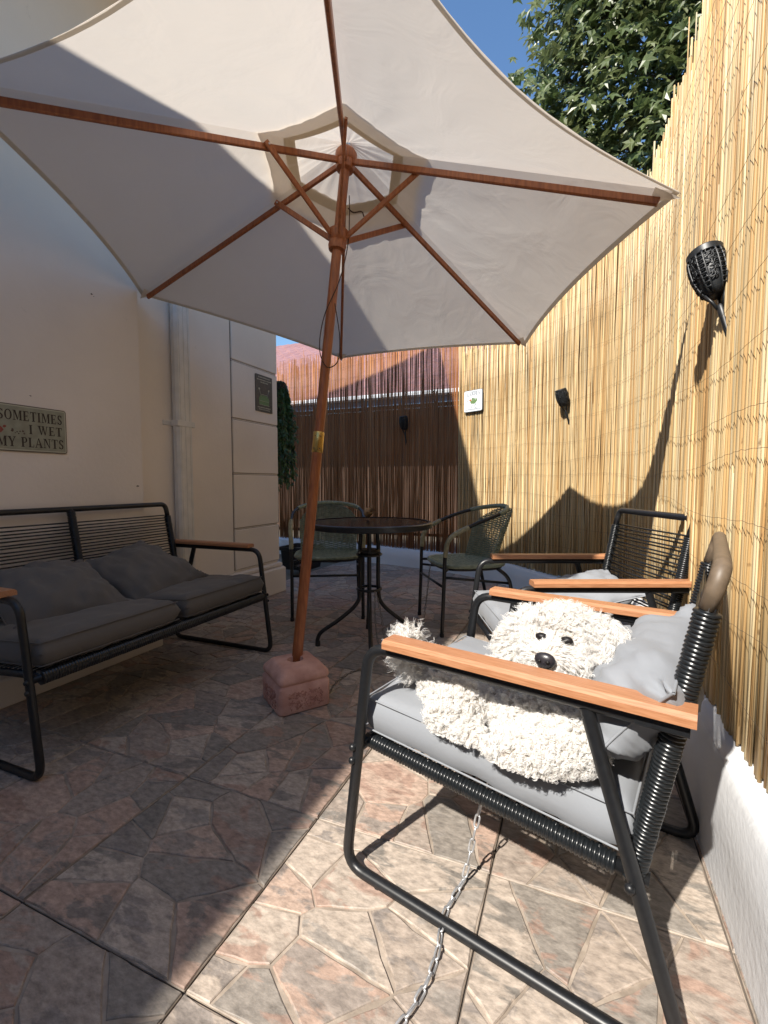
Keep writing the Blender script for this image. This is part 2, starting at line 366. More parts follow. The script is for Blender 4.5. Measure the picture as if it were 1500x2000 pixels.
def clip(poly, a, b, c):
    out = []
    for i in range(len(poly)):
        p, q = poly[i], poly[(i+1) % len(poly)]
        dp, dq = a*p[0] + b*p[1] - c, a*q[0] + b*q[1] - c
        if dp <= 0: out.append(p)
        if (dp < 0 < dq) or (dq < 0 < dp):
            t = dp / (dp - dq); out.append((p[0] + (q[0]-p[0])*t, p[1] + (q[1]-p[1])*t))
    return out
def voronoi_tile(rng, n, S):
    pts = []
    tries = 0
    while len(pts) < n and tries < 4000:
        tries += 1
        p = (rng.uniform(-.02, S+.02), rng.uniform(-.02, S+.02))
        if all(math.hypot((p[0]-q[0]), (p[1]-q[1]) * 1.25) > .084 * rng.uniform(.45, 2.0) for q in pts): pts.append(p)
    ang = rng.uniform(0, PI); ca, sa = math.cos(ang), math.sin(ang)
    # anisotropic metric for long slabs
    polys = []
    def M2(p): return (ca*p[0]+sa*p[1], 1.55*(-sa*p[0]+ca*p[1]))
    def iM2(p): x, y = p[0], p[1]/1.55; return (ca*x - sa*y, sa*x + ca*y)
    sq = [M2(p) for p in ((0,0),(S,0),(S,S),(0,S))]; P2 = [M2(p) for p in pts]
    for i, p in enumerate(P2):
        poly = sq
        for j, q in enumerate(P2):
            if i == j: continue
            a, b = q[0]-p[0], q[1]-p[1]; c = (q[0]**2+q[1]**2-p[0]**2-p[1]**2)/2
            poly = clip(poly, a, b, c)
            if len(poly) < 3: break
        if len(poly) >= 3: polys.append([iM2(v) for v in poly])
    return polys
def inset(poly, d, S, edge_d):
    out = poly
    for i in range(len(poly)):
        p, q = poly[i], poly[(i+1) % len(poly)]
        ex, ey = q[0]-p[0], q[1]-p[1]; l = math.hypot(ex, ey)
        if l < 1e-6: continue
        nx, ny = ey/l, -ex/l      # outward for ccw
        onedge = (abs(p[0]) < 1e-4 and abs(q[0]) < 1e-4) or (abs(p[1]) < 1e-4 and abs(q[1]) < 1e-4) or (abs(p[0]-S) < 1e-4 and abs(q[0]-S) < 1e-4) or (abs(p[1]-S) < 1e-4 and abs(q[1]-S) < 1e-4)
        out = clip(out, nx, ny, nx*p[0] + ny*p[1] - (edge_d if onedge else d))
        if len(out) < 3: return []
    return out
def area(p): return .5 * sum(p[i][0]*p[(i+1)%len(p)][1] - p[(i+1)%len(p)][0]*p[i][1] for i in range(len(p)))
JT = .0036
SS = TS - JT
prng = random.Random(21)
PATTERNS = []
for k in range(7):
    stones = []
    for poly in voronoi_tile(prng, prng.randint(12, 16), SS):
        if area(poly) < 0: poly = poly[::-1]
        q = inset(poly, prng.uniform(.0010, .0036), SS, .0012)
        if len(q) < 3 or area(q) < .0006: continue
        # roughen the outline
        rough = []
        for i in range(len(q)):
            a, b = q[i], q[(i+1) % len(q)]; l = math.hypot(b[0]-a[0], b[1]-a[1]); m_ = max(1, min(5, int(l / .028)))
            for s_ in range(m_):
                t = (s_ + (.0 if s_ == 0 else prng.uniform(-.15, .15))) / m_
                j = .0 if s_ == 0 else prng.uniform(-.0032, .0010)
                nx, ny = (b[1]-a[1])/max(l, 1e-6), -(b[0]-a[0])/max(l, 1e-6)
                rough.append((a[0]+(b[0]-a[0])*t+nx*j, a[1]+(b[1]-a[1])*t+ny*j))
        rough = [(min(max(x, .0008), SS-.0008), min(max(y, .0008), SS-.0008)) for x, y in rough]
        cx = sum(p[0] for p in rough)/len(rough); cy = sum(p[1] for p in rough)/len(rough)
        stones.append(([(x-cx, y-cy) for x, y in rough], (cx, cy), (prng.random(), prng.random(), prng.random()), prng.uniform(.0022, .0042)))
    PATTERNS.append(stones)
def stone_shape(mb, pts, ox, oy, z0, h, tint, tilt):
    mb.cur = tint; n = len(pts)
    k = .90
    def sc(p, d):
        l = math.hypot(*p); f = max(0, (l - d) / max(l, 1e-6)); return (p[0]*f, p[1]*f)
    r0 = [(x+ox, y+oy, z0) for x, y in pts]
    r1 = [(x+ox, y+oy, z0 + h*.55) for x, y in [sc(p, .0006) for p in pts]]
    r2 = [(x+ox, y+oy, z0 + h + tilt[0]*x + tilt[1]*y) for x, y in [sc(p, .0028) for p in pts]]
    mb.loft([r0, r1, r2]); mb.add(r2, [tuple(range(n))])
tilemb = MB(); tilemb.box(0, SS, 0, SS, -.006, 0, .0016); tile_me = tilemb.mesh('tile'); tile_me.materials.append(M['grout'])
cells = []
for i in range(-3, 4):
    for j in range(-5, 10):
        x0, y0 = TX + i*TS, TY + j*TS
        if x0 > .45 or x0 + TS < -2.45: continue
        cx, cy = x0 + TS/2, y0 + TS/2
        dd = cx * fw.x + cy * fw.y; rr = cx * math.cos(YAW) + cy * math.sin(YAW)
        vis = dd > .25 and abs(rr) < dd * .95 + .35
        cells.append((dd if vis else 50 + abs(dd), i, j, x0, y0))
cells.sort()
rest = MB(); n_stone = 0
for dd, i, j, x0, y0 in cells:
    tl = inst('tile', tile_me, floor, (x0, y0, 0))
    pat = PATTERNS[prng.randrange(len(PATTERNS))]; rot = prng.randrange(4)
    for pts, (cx, cy), tint, h in pat:
        for _ in range(rot):
            pts = [(-y, x) for x, y in pts]; cx, cy = SS - cy, cx
        jt = tuple(min(.999, max(0, c + prng.uniform(-.05, .05))) for c in tint)
        if prng.random() < .25: jt = (prng.random(), prng.random(), prng.random())
        tilt = (prng.uniform(-.006, .006), prng.uniform(-.006, .006))
        if n_stone < 300 and dd < 40:
            mb = MB(); stone_shape(mb, pts, 0, 0, 0, h, jt, tilt)
            me = mb.mesh('stone', col=True); me.materials.append(M['stone'])
            inst('stone', me, tl, (cx, cy, 0)); n_stone += 1
        else:
            stone_shape(rest, pts, x0 + cx, y0 + cy, 0, h, jt, tilt)
o = rest.build('paving_stones', M['stone'], floor, col=True); tag(o, kind='stuff')

# ------------------------------------------------------------------ house on the left
house = empty('house', (-2.225, 1.0, 0)); HO = Vector((-2.225, 1.0, 0))
tag(house, 'white plastered house wall with a downpipe along the shaded side', 'house')
def hb(name, matn, *boxes, bev=0.0, parent=house):
    m = MB()
    for b in boxes: m.box(b[0]-HO.x, b[1]-HO.x, b[2]-HO.y, b[3]-HO.y, b[4], b[5], bev)
    return m.build(name, M[matn], parent)
hb('wall', 'plaster', (-5.5, -2.225, -4.0, 1.862, .0, 3.42), bev=.006)
hb('recessed_wall', 'plaster', (-5.5, -2.312, 1.864, 3.215, .0, 3.42))
hb('plinth', 'plaster', (-5.4, -2.125, -3.99, 1.875, 0, .12), bev=.008)
pl = hb('recessed_plinth', 'plaster', (-5.4, -2.255, 1.88, 3.262, 0, .215), bev=.012)
hb('plinth_cap', 'plaster', (-5.4, -2.278, 1.882, 3.245, .2165, .252), bev=.01, parent=house)
hb('groove_backing', 'groove', (-2.40, -2.3115, 2.655, 3.2165, .27, 3.40))
hb('panel_strip', 'plaster', (-2.36, -2.302, 1.868, 2.672, .253, 3.41), bev=.003)
zs = [.262, .572, .980, 1.380, 1.797, 2.21, 2.62, 3.03, 3.40]
for a, b in zip(zs[:-1], zs[1:]):
    hb('panel_block', 'plaster', (-2.45, -2.301, 2.686, 3.228, a + .011, b - .003), bev=.004)
    hb('panel_fillet', 'plaster', (-2.44, -2.306, 2.688, 3.222, a + .0005, a + .0065), bev=.001)
# the house turns behind the camera; its parapet throws the shade at the very foot of the picture
hb('rear_wing', 'plaster', (-2.224, 1.6, -3.5, -2.62, 0, 3.32), bev=.006)
eave = hb('eave', 'plaster', (-5.6, -1.70, -4.2, 3.5, 3.425, 3.56))
m = MB(); m.box(-1.80-HO.x, -1.682-HO.x, -4.2-HO.y, 3.5-HO.y, 3.44, 3.53, .02); m.build('gutter', M['pipe'], house)
srng = random.Random(8)
for yy, zz, rr_ in ((1.185, 1.84, .012), (1.16, 1.852, .006), (1.60, 1.845, .006), (1.61, 1.838, .003), (1.30, 1.30, .004), (1.82, .90, .007)):
    m = MB()
    m.add([(-2.2242-HO.x, yy-HO.y + rr_*math.cos(2*PI*k/11)*srng.uniform(.6, 1.7), zz + rr_*math.sin(2*PI*k/11)*srng.uniform(.3, .8)) for k in range(11)], [tuple(range(11))]); m.build('scuff', M['groove'], house)
m = MB()
for x0, x1, y0, y1 in ((-2.302, -2.245, 2.132, 2.255),):
    m.box(x0-HO.x+.002, x1-HO.x, y0-HO.y, y1-HO.y, .06, 3.42, .014)
dp = m.build('downpipe', M['pipe'], house)
m = MB(); m.box(-2.3035-HO.x, -2.2405-HO.x, 2.126-HO.y, 2.266-HO.y, 1.265, 1.30, .002); m.box(-2.3035-HO.x, -2.298-HO.x, 2.07-HO.y, 2.1255-HO.y, 1.268, 1.297, .002)
m.build('bracket', M['pipe'], dp)
m = MB()
for zz in (0, 1, 2): m.box(-2.2455-HO.x, -2.2425-HO.x, 2.155+zz*.035-HO.y, 2.165+zz*.035-HO.y, .08, 3.40)
m.build('flute', M['pipe'], dp)

# ------------------------------------------------------------------ kerb wall and reed fence path
PATH = catmull([(.31,-1.6,0),(.31,.2,0),(.31,1.6,0),(.31,2.5,0),(.27,3.0,0),(.13,3.36,0),(-.13,3.70,0),(-.60,4.20,0),(-1.07,4.50,0),(-1.93,4.745,0),(-2.9,4.93,0),(-3.7,5.05,0)], 14)
def path_frames(P, off=0.0):
    out = []
    for i, p in enumerate(P):
        t = (P[min(i+1, len(P)-1)] - P[max(i-1, 0)]).normalized(); n = Vector((t.y, -t.x, 0))   # outward (away from patio)
        out.append((p + n * off, t, n))
    return out
FR = path_frames(PATH)
cum = [0.0]
for i in range(1, len(PATH)): cum.append(cum[-1] + (PATH[i]-PATH[i-1]).length)
def at_s(s, off=0.0):
    s = min(max(s, 0), cum[-1] - 1e-4)
    i = int(np.searchsorted(cum, s, 'right')) - 1; i = min(i, len(PATH) - 2)
    t = (s - cum[i]) / (cum[i+1] - cum[i]); p = PATH[i].lerp(PATH[i+1], t); n = FR[i][2].lerp(FR[i+1][2], t).normalized()
    return p + n * off, n
def kerb_h(p): return .30 if p.y < 2.6 and p.x > 0 else max(.19, .30 - .11 * min(1, max(0, (p.y - 2.6) / 1.2)))
km = MB(); rings = []
for p, t, n in FR:
    h = kerb_h(p); jx = mnoise.noise(p * 3.1) * .004; jz = mnoise.noise(p * 4.7 + Vector((5, 0, 0))) * .006
    rings.append([tuple(p + n * a + Vector((0, 0, z))) for a, z in ((0, -.02), (jx, .01), (jx*.5, h*.5), (jx+.001, h-.016), (.010, h-.003+jz), (.03, h+jz), (.11, h+jz*1.5), (.19, h), (.20, -.02))])
km.loft(rings, closed=False)
kerb = km.build('kerb_wall', M['kerbplaster'], smooth=True, sharp=40)
tag(kerb, 'low whitewashed kerb wall under the reed fence', 'wall')

s_split = next(c for c, p in zip(cum, PATH) if p.x < -1.10)      # right hand roll / back roll, parted near the house's shade edge
def top_h(s, p):
    if p.x < -1.08: return 2.46 + .03 * mnoise.noise(Vector((s * 2, 0, 0)))
    base = 2.44 if p.y < 1.2 else 2.44 + .17 * min(1, (p.y - 1.2) / 1.3)
    if p.y > 3.3: base -= .33 * min(1, (p.y - 3.3) / .9)
    return base + .05 * mnoise.noise(Vector((s * 3.3, 0, 0)))
PALC = [(r_, g_*.965, b_*.86) for r_, g_, b_ in [(.67,.48,.265), (.74,.575,.35), (.58,.385,.19), (.78,.645,.43), (.48,.295,.135), (.70,.525,.30), (.62,.425,.215), (.56,.425,.255), (.64,.535,.37)]]
frng = random.Random(5)
def cane(mb, s, off, r, z0, z1, lean, tint, back):
    b, n = at_s(s, off); t = Vector((-n.y, n.x, 0))
    nr = 6; k0 = frng.random() * 9
    pts = []; rad = []
    for i in range(nr):
        q = i / (nr - 1); z = z0 + (z1 - z0) * q
        wob = mnoise.noise(Vector((k0, q * 2.2, s))) * .006
        pts.append(b + t * (lean * (q - .5) + wob) + n * (mnoise.noise(Vector((k0 + 40, q * 2, s))) * .004) + Vector((0, 0, z)))
        rad.append(r * (1.04 - .22 * q) * frng.uniform(.94, 1.07))
    mb.cur = tint; mb.tube(pts, rad, 6 if not back else 5)
jobs = []
s = .25
while s < cum[-1] - .05:
    p, n = at_s(s); back = s > s_split
    near = 1.0
    r = frng.choice([.0028, .0034, .004, .0046, .0055, .0066, .0078]) * (1.0 if not back else .72) * (.80 if p.y < 2.2 and not back else .72)
    th = top_h(s, p); top = th + frng.uniform(-.15, .05) + (frng.random() < .22) * frng.uniform(-.05, .14)
    c = PALC[frng.randrange(len(PALC))]; f = frng.uniform(.66, 1.08); tint = tuple(min(.95, x * f) for x in c)
    if back: tint = (tint[0]*.55, tint[1]*.32, tint[2]*.21)  # back canes darkened to brown: their shade is put into the colour
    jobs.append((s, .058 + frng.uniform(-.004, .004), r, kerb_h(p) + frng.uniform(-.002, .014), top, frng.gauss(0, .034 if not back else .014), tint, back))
    s += r * (1.72 if not back else frng.choice([1.9, 2.0, 2.2, 2.6]))
# second layer behind, fills gaps on the right hand roll and only partly on the back roll
s = .25
while s < cum[-1] - .05:
    p, n = at_s(s); back = s > s_split
    r = frng.choice([.003, .004, .005, .006]) * (1.0 if not back else .75)
    low = back
    if not back or frng.random() < .74:
        th = top_h(s, p); top = th + frng.uniform(-.14, .05)
        if back and frng.random() < .35: top = frng.uniform(1.70, 1.90)
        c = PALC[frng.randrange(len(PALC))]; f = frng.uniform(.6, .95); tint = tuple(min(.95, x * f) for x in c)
        if back: tint = (tint[0]*.50, tint[1]*.29, tint[2]*.19)  # same painted-in shade for the back roll's second layer
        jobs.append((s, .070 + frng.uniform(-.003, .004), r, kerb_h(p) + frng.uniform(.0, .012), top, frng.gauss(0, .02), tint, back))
    s += r * (2.0 if not back else 2.3)
# the right hand roll needs a third sparse layer so no daylight leaks through
s = .25
while s < s_split:
    p, n = at_s(s); r = frng.choice([.005, .006, .007])
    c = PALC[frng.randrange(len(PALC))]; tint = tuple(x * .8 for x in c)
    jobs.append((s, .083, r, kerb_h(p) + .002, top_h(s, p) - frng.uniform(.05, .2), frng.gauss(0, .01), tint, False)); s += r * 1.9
def vis_size(job):
    p, n = at_s(job[0]); d = p.x * fw.x + p.y * fw.y; rr = p.x * math.cos(YAW) + p.y * math.sin(YAW)
    if d < .3 or abs(rr) > d * .835: return 0
    return job[2] / d if job[1] < .064 else 0
fence_r = empty('reed_fence', (.368, 1.6, 0)); tag(fence_r, 'tall sunlit golden reed screen along the right side behind the armchairs', 'fence', 'reed screens around the patio')
pb, _ = at_s(s_split + 1.1, .058)
fence_b = empty('reed_fence', tuple(pb)); tag(fence_b, 'shade-tinted brown see-through reed screen across the back behind the round table', 'fence', 'reed screens around the patio')
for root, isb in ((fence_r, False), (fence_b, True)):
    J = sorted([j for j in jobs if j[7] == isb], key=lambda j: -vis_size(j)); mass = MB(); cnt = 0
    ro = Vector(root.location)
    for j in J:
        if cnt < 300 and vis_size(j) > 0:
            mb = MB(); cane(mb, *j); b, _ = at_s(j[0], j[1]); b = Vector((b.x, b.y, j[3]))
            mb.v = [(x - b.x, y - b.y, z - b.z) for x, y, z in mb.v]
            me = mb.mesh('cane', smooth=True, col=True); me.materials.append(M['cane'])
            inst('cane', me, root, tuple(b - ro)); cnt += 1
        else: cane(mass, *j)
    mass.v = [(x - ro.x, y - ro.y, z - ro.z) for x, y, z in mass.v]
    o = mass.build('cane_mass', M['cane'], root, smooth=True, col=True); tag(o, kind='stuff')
    s0, s1 = (.25, s_split) if not isb else (s_split, cum[-1] - .06)
    z = .42
    while z < 2.45:
        pts = []; k = 0; ss = s0; ph = frng.random() * 6
        while ss < s1:
            p, n = at_s(ss, .0462 - .0008 * (k % 2)); sag = .016 * math.sin(ss * 2.3 + ph) + .010 * math.sin(ss * 6.1 + ph * 2)
            if z + sag < top_h(ss, p) - .06: pts.append(p + Vector((0, 0, z + sag + frng.uniform(-.002, .002))) - ro)
            ss += .026; k += 1
        if len(pts) > 4:
            mb = MB(); mb.tube(pts, .00055, 4); mb.build('wire', M['wire'], root)
        z += frng.uniform(.115, .165)
    if not isb: continue

# ------------------------------------------------------------------ neighbour's house behind the back fence
nb = empty('neighbour_house', (-3.0, 7.6, 0)); NO = Vector((-3.0, 7.6, 0))
tag(nb, 'neighbouring house with mauve-red wavy tiled roof seen through the back reeds', 'house')
m = MB(); m.box(-6.5, 2.6, .35, 4.5, 0, 2.25); m.build('wall', M['farwall'], nb)
m = MB(); RW, ROWS = 9.6, 18
# wavy tile rows stepping up the slope
xs = np.arange(-6.8, 2.9, .055); slope = math.tan(math.radians(27))
for rix in range(ROWS):
    y0 = -.55 + rix * .34; z0 = 2.33 + rix * .34 * slope
    lip = [(x, y0, z0 + .030 * math.sin(2*PI*x/.30) + .055) for x in xs]
    low = [(x, y0 + .004, z0 + .030 * math.sin(2*PI*x/.30) - .0) for x in xs]
    upp = [(x, y0 + .35, z0 + .35 * slope + .030 * math.sin(2*PI*x/.30) + .012) for x in xs]
    m.loft([low, lip, upp], closed=False)
m.build('roof', M['rooftile'], nb)
m = MB(); m.box(-6.9, 3.0, -.66, -.56, 2.27, 2.35, .02); m.build('gutter', M['gutter'], nb)
m = MB(); m.box(-6.9, 3.0, -.555, -.52, 2.17, 2.33); m.build('fascia', M['fascia'], nb)
m = MB(); m.box(-6.85, 2.95, -.515, .345, 2.252, 2.275); m.build('soffit', M['farwall'], nb)

# ------------------------------------------------------------------ tree beyond the fence
def leaf_mesh(mb, c, size, R):
    """five-lobed star leaf"""
    V = [Vector((0, 0, 0))]; lob = 5
    for k in range(lob):
        a = PI/2 + (k - 2) * 1.05
        ln = (1.0, .9, .72)[abs(k - 2)]
        V.append(Vector((math.cos(a) * ln, math.sin(a) * ln, -.16 * ln)))
        if k < lob - 1:
            a2 = a + .525; V.append(Vector((math.cos(a2) * .46, math.sin(a2) * .46, .06)))
    V.append(Vector((0, -.28, .03)))
    n = len(V) - 1
    F = [(0, i, i + 1) for i in range(1, n)] + [(0, n, 1)]
    mb.add([tuple(c + R @ (v * size)) for v in V], F)
tree = empty('maple_tree', (1.9, 5.1, 0)); TO = Vector((1.9, 5.1, 0))
tag(tree, 'leafy green maple tree rising behind the reed screen against blue sky', 'tree')
m = MB(); m.tube([(0,0,-.05),(.03,.02,1.2),(-.05,.0,2.4),(-.1,.05,3.6),(-.15,.0,5.0),(-.1,0,6.3)], [.17,.14,.12,.10,.07,.03], 10); m.build('trunk', M['bark'], tree, smooth=True)
trng = random.Random(11); clumps = []
tr_b = MB()
for k in range(46):
    while True:
        d = Vector((trng.uniform(-1, 1), trng.uniform(-1, 1), trng.uniform(-1, 1)))
        if .15 < d.length < 1: break
    c = Vector((-.05 + d.x * 2.15, d.y * 1.5 - .1, 4.55 + d.z * 2.15))
    clumps.append((c, trng.uniform(.38, .66)))
for px in ((-2.0,-.3,3.6),(-2.15,-.2,4.2),(-2.1,-.3,4.8),(-1.9,-.35,5.3),(-1.75,-.3,3.2),(-1.6,-.5,4.0),(-1.5,-.5,4.6),(-1.3,-.6,3.5),(-1.1,-.6,4.2),(-.9,-.6,3.1),(-1.7,-.2,5.9),(-1.3,-.4,5.4),(-1.0,-.5,4.9),(-1.2,-.3,6.3)):
    clumps.append((Vector(px), trng.uniform(.36, .5)))
for c, r in clumps:
    zb = max(2.2, c.z - .9); tr_b.tube([(-.1, 0, zb - .3), tuple(Vector((-.1,0,zb)).lerp(c, .55) + Vector((0,0,.08))), tuple(c)], [.035, .02, .007], 5)
tr_b.build('limbs', M['bark'], tree, smooth=True)
def leaf_rot(rng):
    # blades roughly facing up and towards the light, drooping tips
    z = Vector((rng.gauss(-.15, .5), rng.gauss(-.55, .5), rng.uniform(.1, 1.0))).normalized()
    x = z.orthogonal().normalized(); x = Matrix.Rotation(rng.uniform(0, 6.28), 3, z) @ x; y = z.cross(x)
    return Matrix((x, y, z)).transposed()
leaves = []
for c, r in clumps:
    nl = int(300 * r / .5)
    for _ in range(nl):
        d = Vector((trng.gauss(0, 1), trng.gauss(0, 1), trng.gauss(0, .9))); d = d.normalized() * (trng.random() ** .45)
        leaves.append((c + d * r * 1.15, trng.uniform(.055, .105), leaf_rot(trng)))
leaves.sort(key=lambda L_: (L_[0] + TO - Vector((0,0,.92))).length / L_[1])
crown = MB(); lm = MB(); leaf_mesh(lm, Vector((0,0,0)), 1.0, Matrix.Identity(3)); leaf_me = lm.mesh('leaf'); leaf_me.materials.append(M['leaf'])
n_ind = 0
for c, sz, R in leaves:
    w_ = c + TO; d = w_.x * fw.x + w_.y * fw.y; yy = (w_.z - .92 + .064*d) / max(d, .1)
    rr = (w_.x * math.cos(YAW) + w_.y * math.sin(YAW)) / max(d, .1)
    if n_ind < 260 and yy < 1.15 and .2 < rr < .75 and yy > .6 and trng.random() < .5:
        o = inst('leaf', leaf_me, tree); o.matrix_local = Matrix.Translation(c) @ R.to_4x4() @ Matrix.Scale(sz, 4); n_ind += 1
    else: leaf_mesh(crown, c, sz, R)
o = crown.build('crown', M['leaf'], tree); tag(o, kind='stuff')

# ================================================================== FURNITURE
def winding(mb, a, b, r, pitch=.0072, n=10):
    """cord wound tightly round a rail: one bulging ring per turn"""
    a = Vector(a); b = Vector(b); L_ = (b - a).length; turns = max(2, int(L_ / pitch)); t = (b - a).normalized()
    x = t.orthogonal().normalized(); y = t.cross(x); rings = []
    for i in range(turns):
        for q, rr in ((.03, -.0012), (.22, .0010), (.5, .0019), (.78, .0010), (.97, -.0012)):
            c = a.lerp(b, (i + q) / turns); sl = .0018 * (((i * 7919) % 13) / 13 - .5) * .5
            rings.append([tuple(c + (x * math.cos(2*PI*j/n) + y * math.sin(2*PI*j/n)) * (r + rr + sl)) for j in range(n)])
    mb.loft(rings, cap=True)
def side_frame(W, side):
    """one bent tube: arm, front leg, floor runner, rear leg. side 0 near / 1 far"""
    y = 0 if side == 0 else W
    pts = bez([(.625, y, .555), (.035, y, .558), (-.035, y, .012), (.65, y, .012), (.488, y, .548)], .055, 6)
    return pts
def armchair(name, W, label, group, bench=False):
    root = empty(name); tag(root, label, 'bench' if bench else 'armchair', group)
    for sd in (0, 1):
        y = 0 if sd == 0 else W
        m = MB(); m.tube(side_frame(W, sd), .0125, 10); fr = m.build('side_frame', M['black'], root, smooth=True, sharp=60)
        for u_ in (.06, .56):
            m = MB(); m.lathe([(.011, 0), (.012, .006), (.010, .012)], 10, (u_, y, .0)); m.build('foot_stud', M['black'], fr)
        s_ = -1 if sd == 0 else 1
        for u_, z_ in ((-.006, .283), (-.004, .315), (.562, .278)):
            m = MB(); m.lathe([(.0085, 0), (.0085, .004), (.006, .0075), (.002, .009)], 10, (u_, y + s_ * .011, z_), (0, s_, 0)); m.build('bolt', M['black'], fr, smooth=True, sharp=40)
        m = MB(); a, b = (.088, y, .5785), (.640, y, .5785); w2 = .027
        prof = [(-w2, -.0095), (w2, -.0095), (w2, .003), (w2-.007, .0095), (-w2+.007, .0095), (-w2, .003)]
        m.loft([[(p[0], y + c, p[2] + d) for c, d in prof] for p in (a, b)], cap=True)
        m.build('arm_slat', M['armwood'], root)
        # plate between arm tube and post
        m = MB(); m.bar((.56, y, .556), (.632, y, .556), .026, .02); m.build('arm_bracket', M['black'], root)
    i0, i1 = .036, W - .036
    # seat rails and back posts
    for y in (i0, i1):
        m = MB(); m.tube([(.0, y, .318), (.585, y, .268)], .0125, 8); rl = m.build('seat_rail', M['black'], root, smooth=True)
        if not bench:
            m = MB(); winding(m, (.012, y, .317), (.535, y, .2725), .0165); m.build('cord_winding', M['cord'], rl, smooth=True)
        m = MB(); m.tube([(.558, y, .252), (.648, y, .735)], .0125, 8); bp_ = m.build('back_post', M['black'], root, smooth=True)
        m = MB(); winding(m, (.5600, y, .262), (.6465, y, .728), .0175); m.build('cord_winding', M['cord'], bp_, smooth=True)
    m = MB(); m.tube(bez([(.646, i0, .73), (.662, i0, .795), (.662, i1, .795), (.646, i1, .73)], .04, 7), .0130, 10)
    m.build('top_rail', M['taupe'] if not bench else M['black'], root, smooth=True)
    m = MB(); m.tube([(.004, -.0, .314), (.004, W, .314)], .0125, 8); fr_ = m.build('front_rail', M['black'], root, smooth=True)
    if bench:
        m = MB(); winding(m, (.004, .03, .314), (.004, W - .03, .314), .0235, .009, 8); m.build('cord_winding', M['cord'], fr_, smooth=True)
    m = MB(); m.tube([(.562, i0, .272), (.562, i1, .272)], .0125, 8); rr_ = m.build('rear_rail', M['black'], root, smooth=True)
    spans = [(i0, i1)]
    if bench:
        c = W / 2
        m = MB(); m.tube([(.562, c, .29), (.648, c, .735), (.660, c, .795)], .0125, 8); cp = m.build('back_post', M['black'], root, smooth=True)
        m = MB(); winding(m, (.5645, c, .295), (.6558, c, .785), .0175); m.build('cord_winding', M['cord'], cp, smooth=True)
        m = MB(); m.tube([(.0, c, .304), (.562, c, .264)], .0125, 8); m.build('seat_rail', M['black'], root, smooth=True)
        spans = [(i0, c), (c, i1)]
    # back cords: pairs, slightly uneven
    crng = random.Random(3)
    for a, b in spans:
        nc = 28
        mes = []
        for k in range(3):
            mm = MB(); L_ = b - a
            mm.tube([(0, 0, 0), (crng.uniform(-.001, .001), L_*.5, crng.uniform(-.004, .001)), (0, L_, crng.uniform(-.002, .002))], .0034, 6); me = mm.mesh('back_cord', smooth=True); me.materials.append(M['cord']); mes.append(me)
        for k in range(nc):
            q = (k + .5) / nc; z = .335 + q * .405; u_ = .5635 + (z - .28) / .455 * .083
            inst('back_cord', mes[k % 3], root, (u_ + (.005 if k % 2 else -.005), a, z))
        for k in range(20):
            q = (k + .5) / 20; u_ = .03 + q * .49
            inst('seat_cord', mes[k % 3], root, (u_, a, .316 - q * .042 + .013))
    return root

def cushion_mesh(name, w_, d_, h_, puff, seed, boxy=True, n=26, corner=.0, wr=.006):
    """closed cushion: w_ along X, d_ along Y. boxy = welted seat pad, else knife-edge pillow"""
    V = []; F = []; n1 = n + 1
    def prof(a):
        a = abs(a)
        return (1 - a ** (22 if boxy else 2.6)) ** (.5 if boxy else .62)
    for side in (1, -1):
        for i in range(n1):
            for j in range(n1):
                x = -1 + 2*i/n; y = -1 + 2*j/n
                # cluster towards the rim
                x = math.sin(x*PI/2)*.5 + x*.5; y = math.sin(y*PI/2)*.5 + y*.5
                t = max(prof(x) * prof(y), 0)
                pin = 1 - corner * (1 - abs(x)) * abs(y)**3 * .5 - corner * (1 - abs(y)) * abs(x)**3 * .5
                # knife-edge pillows pull in along the middle of each side
                sx = 1 - (0 if boxy else .10) * (1 - y*y) * abs(x)**2; sy = 1 - (0 if boxy else .10) * (1 - x*x) * abs(y)**2
                e = .5 * h_ * t + (puff * (1-x*x)*(1-y*y) if side > 0 else puff*.3*(1-x*x)*(1-y*y))
                p = Vector((x*2.3 + seed, y*2.3, side * 3.7))
                wv = (mnoise.noise(p*1.3) * 1.4 + mnoise.noise(Vector((p.x*3.1, p.y*.9, p.z))) * .8 + (abs(mnoise.noise(Vector((p.x*1.7, p.y*2.2, p.z + 9)))) - .25) * 1.5) * wr * (1 if t > .05 else .0)
                rim = (abs(x)**6 + abs(y)**6)
                wv += wr * .7 * math.sin((x*13 if abs(y) > abs(x) else y*13) + seed) * min(1, rim) * (1 if t > .05 else 0)
                V.append((x*w_/2*sx, y*d_/2*sy, side*e + wv))
    N_ = n1*n1
    for i in range(n):
        for j in range(n):
            a = i*n1+j; b = a+1; c = a+n1+1; d = a+n1
            F.append((a, d, c, b)); F.append((N_+a, N_+b, N_+c, N_+d))
    me = bpy.data.meshes.new(name); me.from_pydata(V, [], F)
    bm = bmesh.new(); bm.from_mesh(me); bmesh.ops.remove_doubles(bm, verts=bm.verts, dist=.0015); bmesh.ops.recalc_face_normals(bm, faces=bm.faces); bm.to_mesh(me); bm.free()
    me.polygons.foreach_set('use_smooth', [True]*len(me.polygons))
    return me
def rim_loop(w_, d_, z, boxy):
    pts = []; n = 22
    for q in range(4):
        for k in range(n):
            t = -1 + 2*k/n
            x, y = ((t, -1), (1, t), (-t, 1), (-1, -t))[q]
            sx = 1 - (0 if boxy else .10)*(1-y*y)*abs(x)**2; sy = 1 - (0 if boxy else .10)*(1-x*x)*abs(y)**2
            pts.append((x*w_/2*sx*.995, y*d_/2*sy*.995, z))
    pts.append(pts[0]); return pts
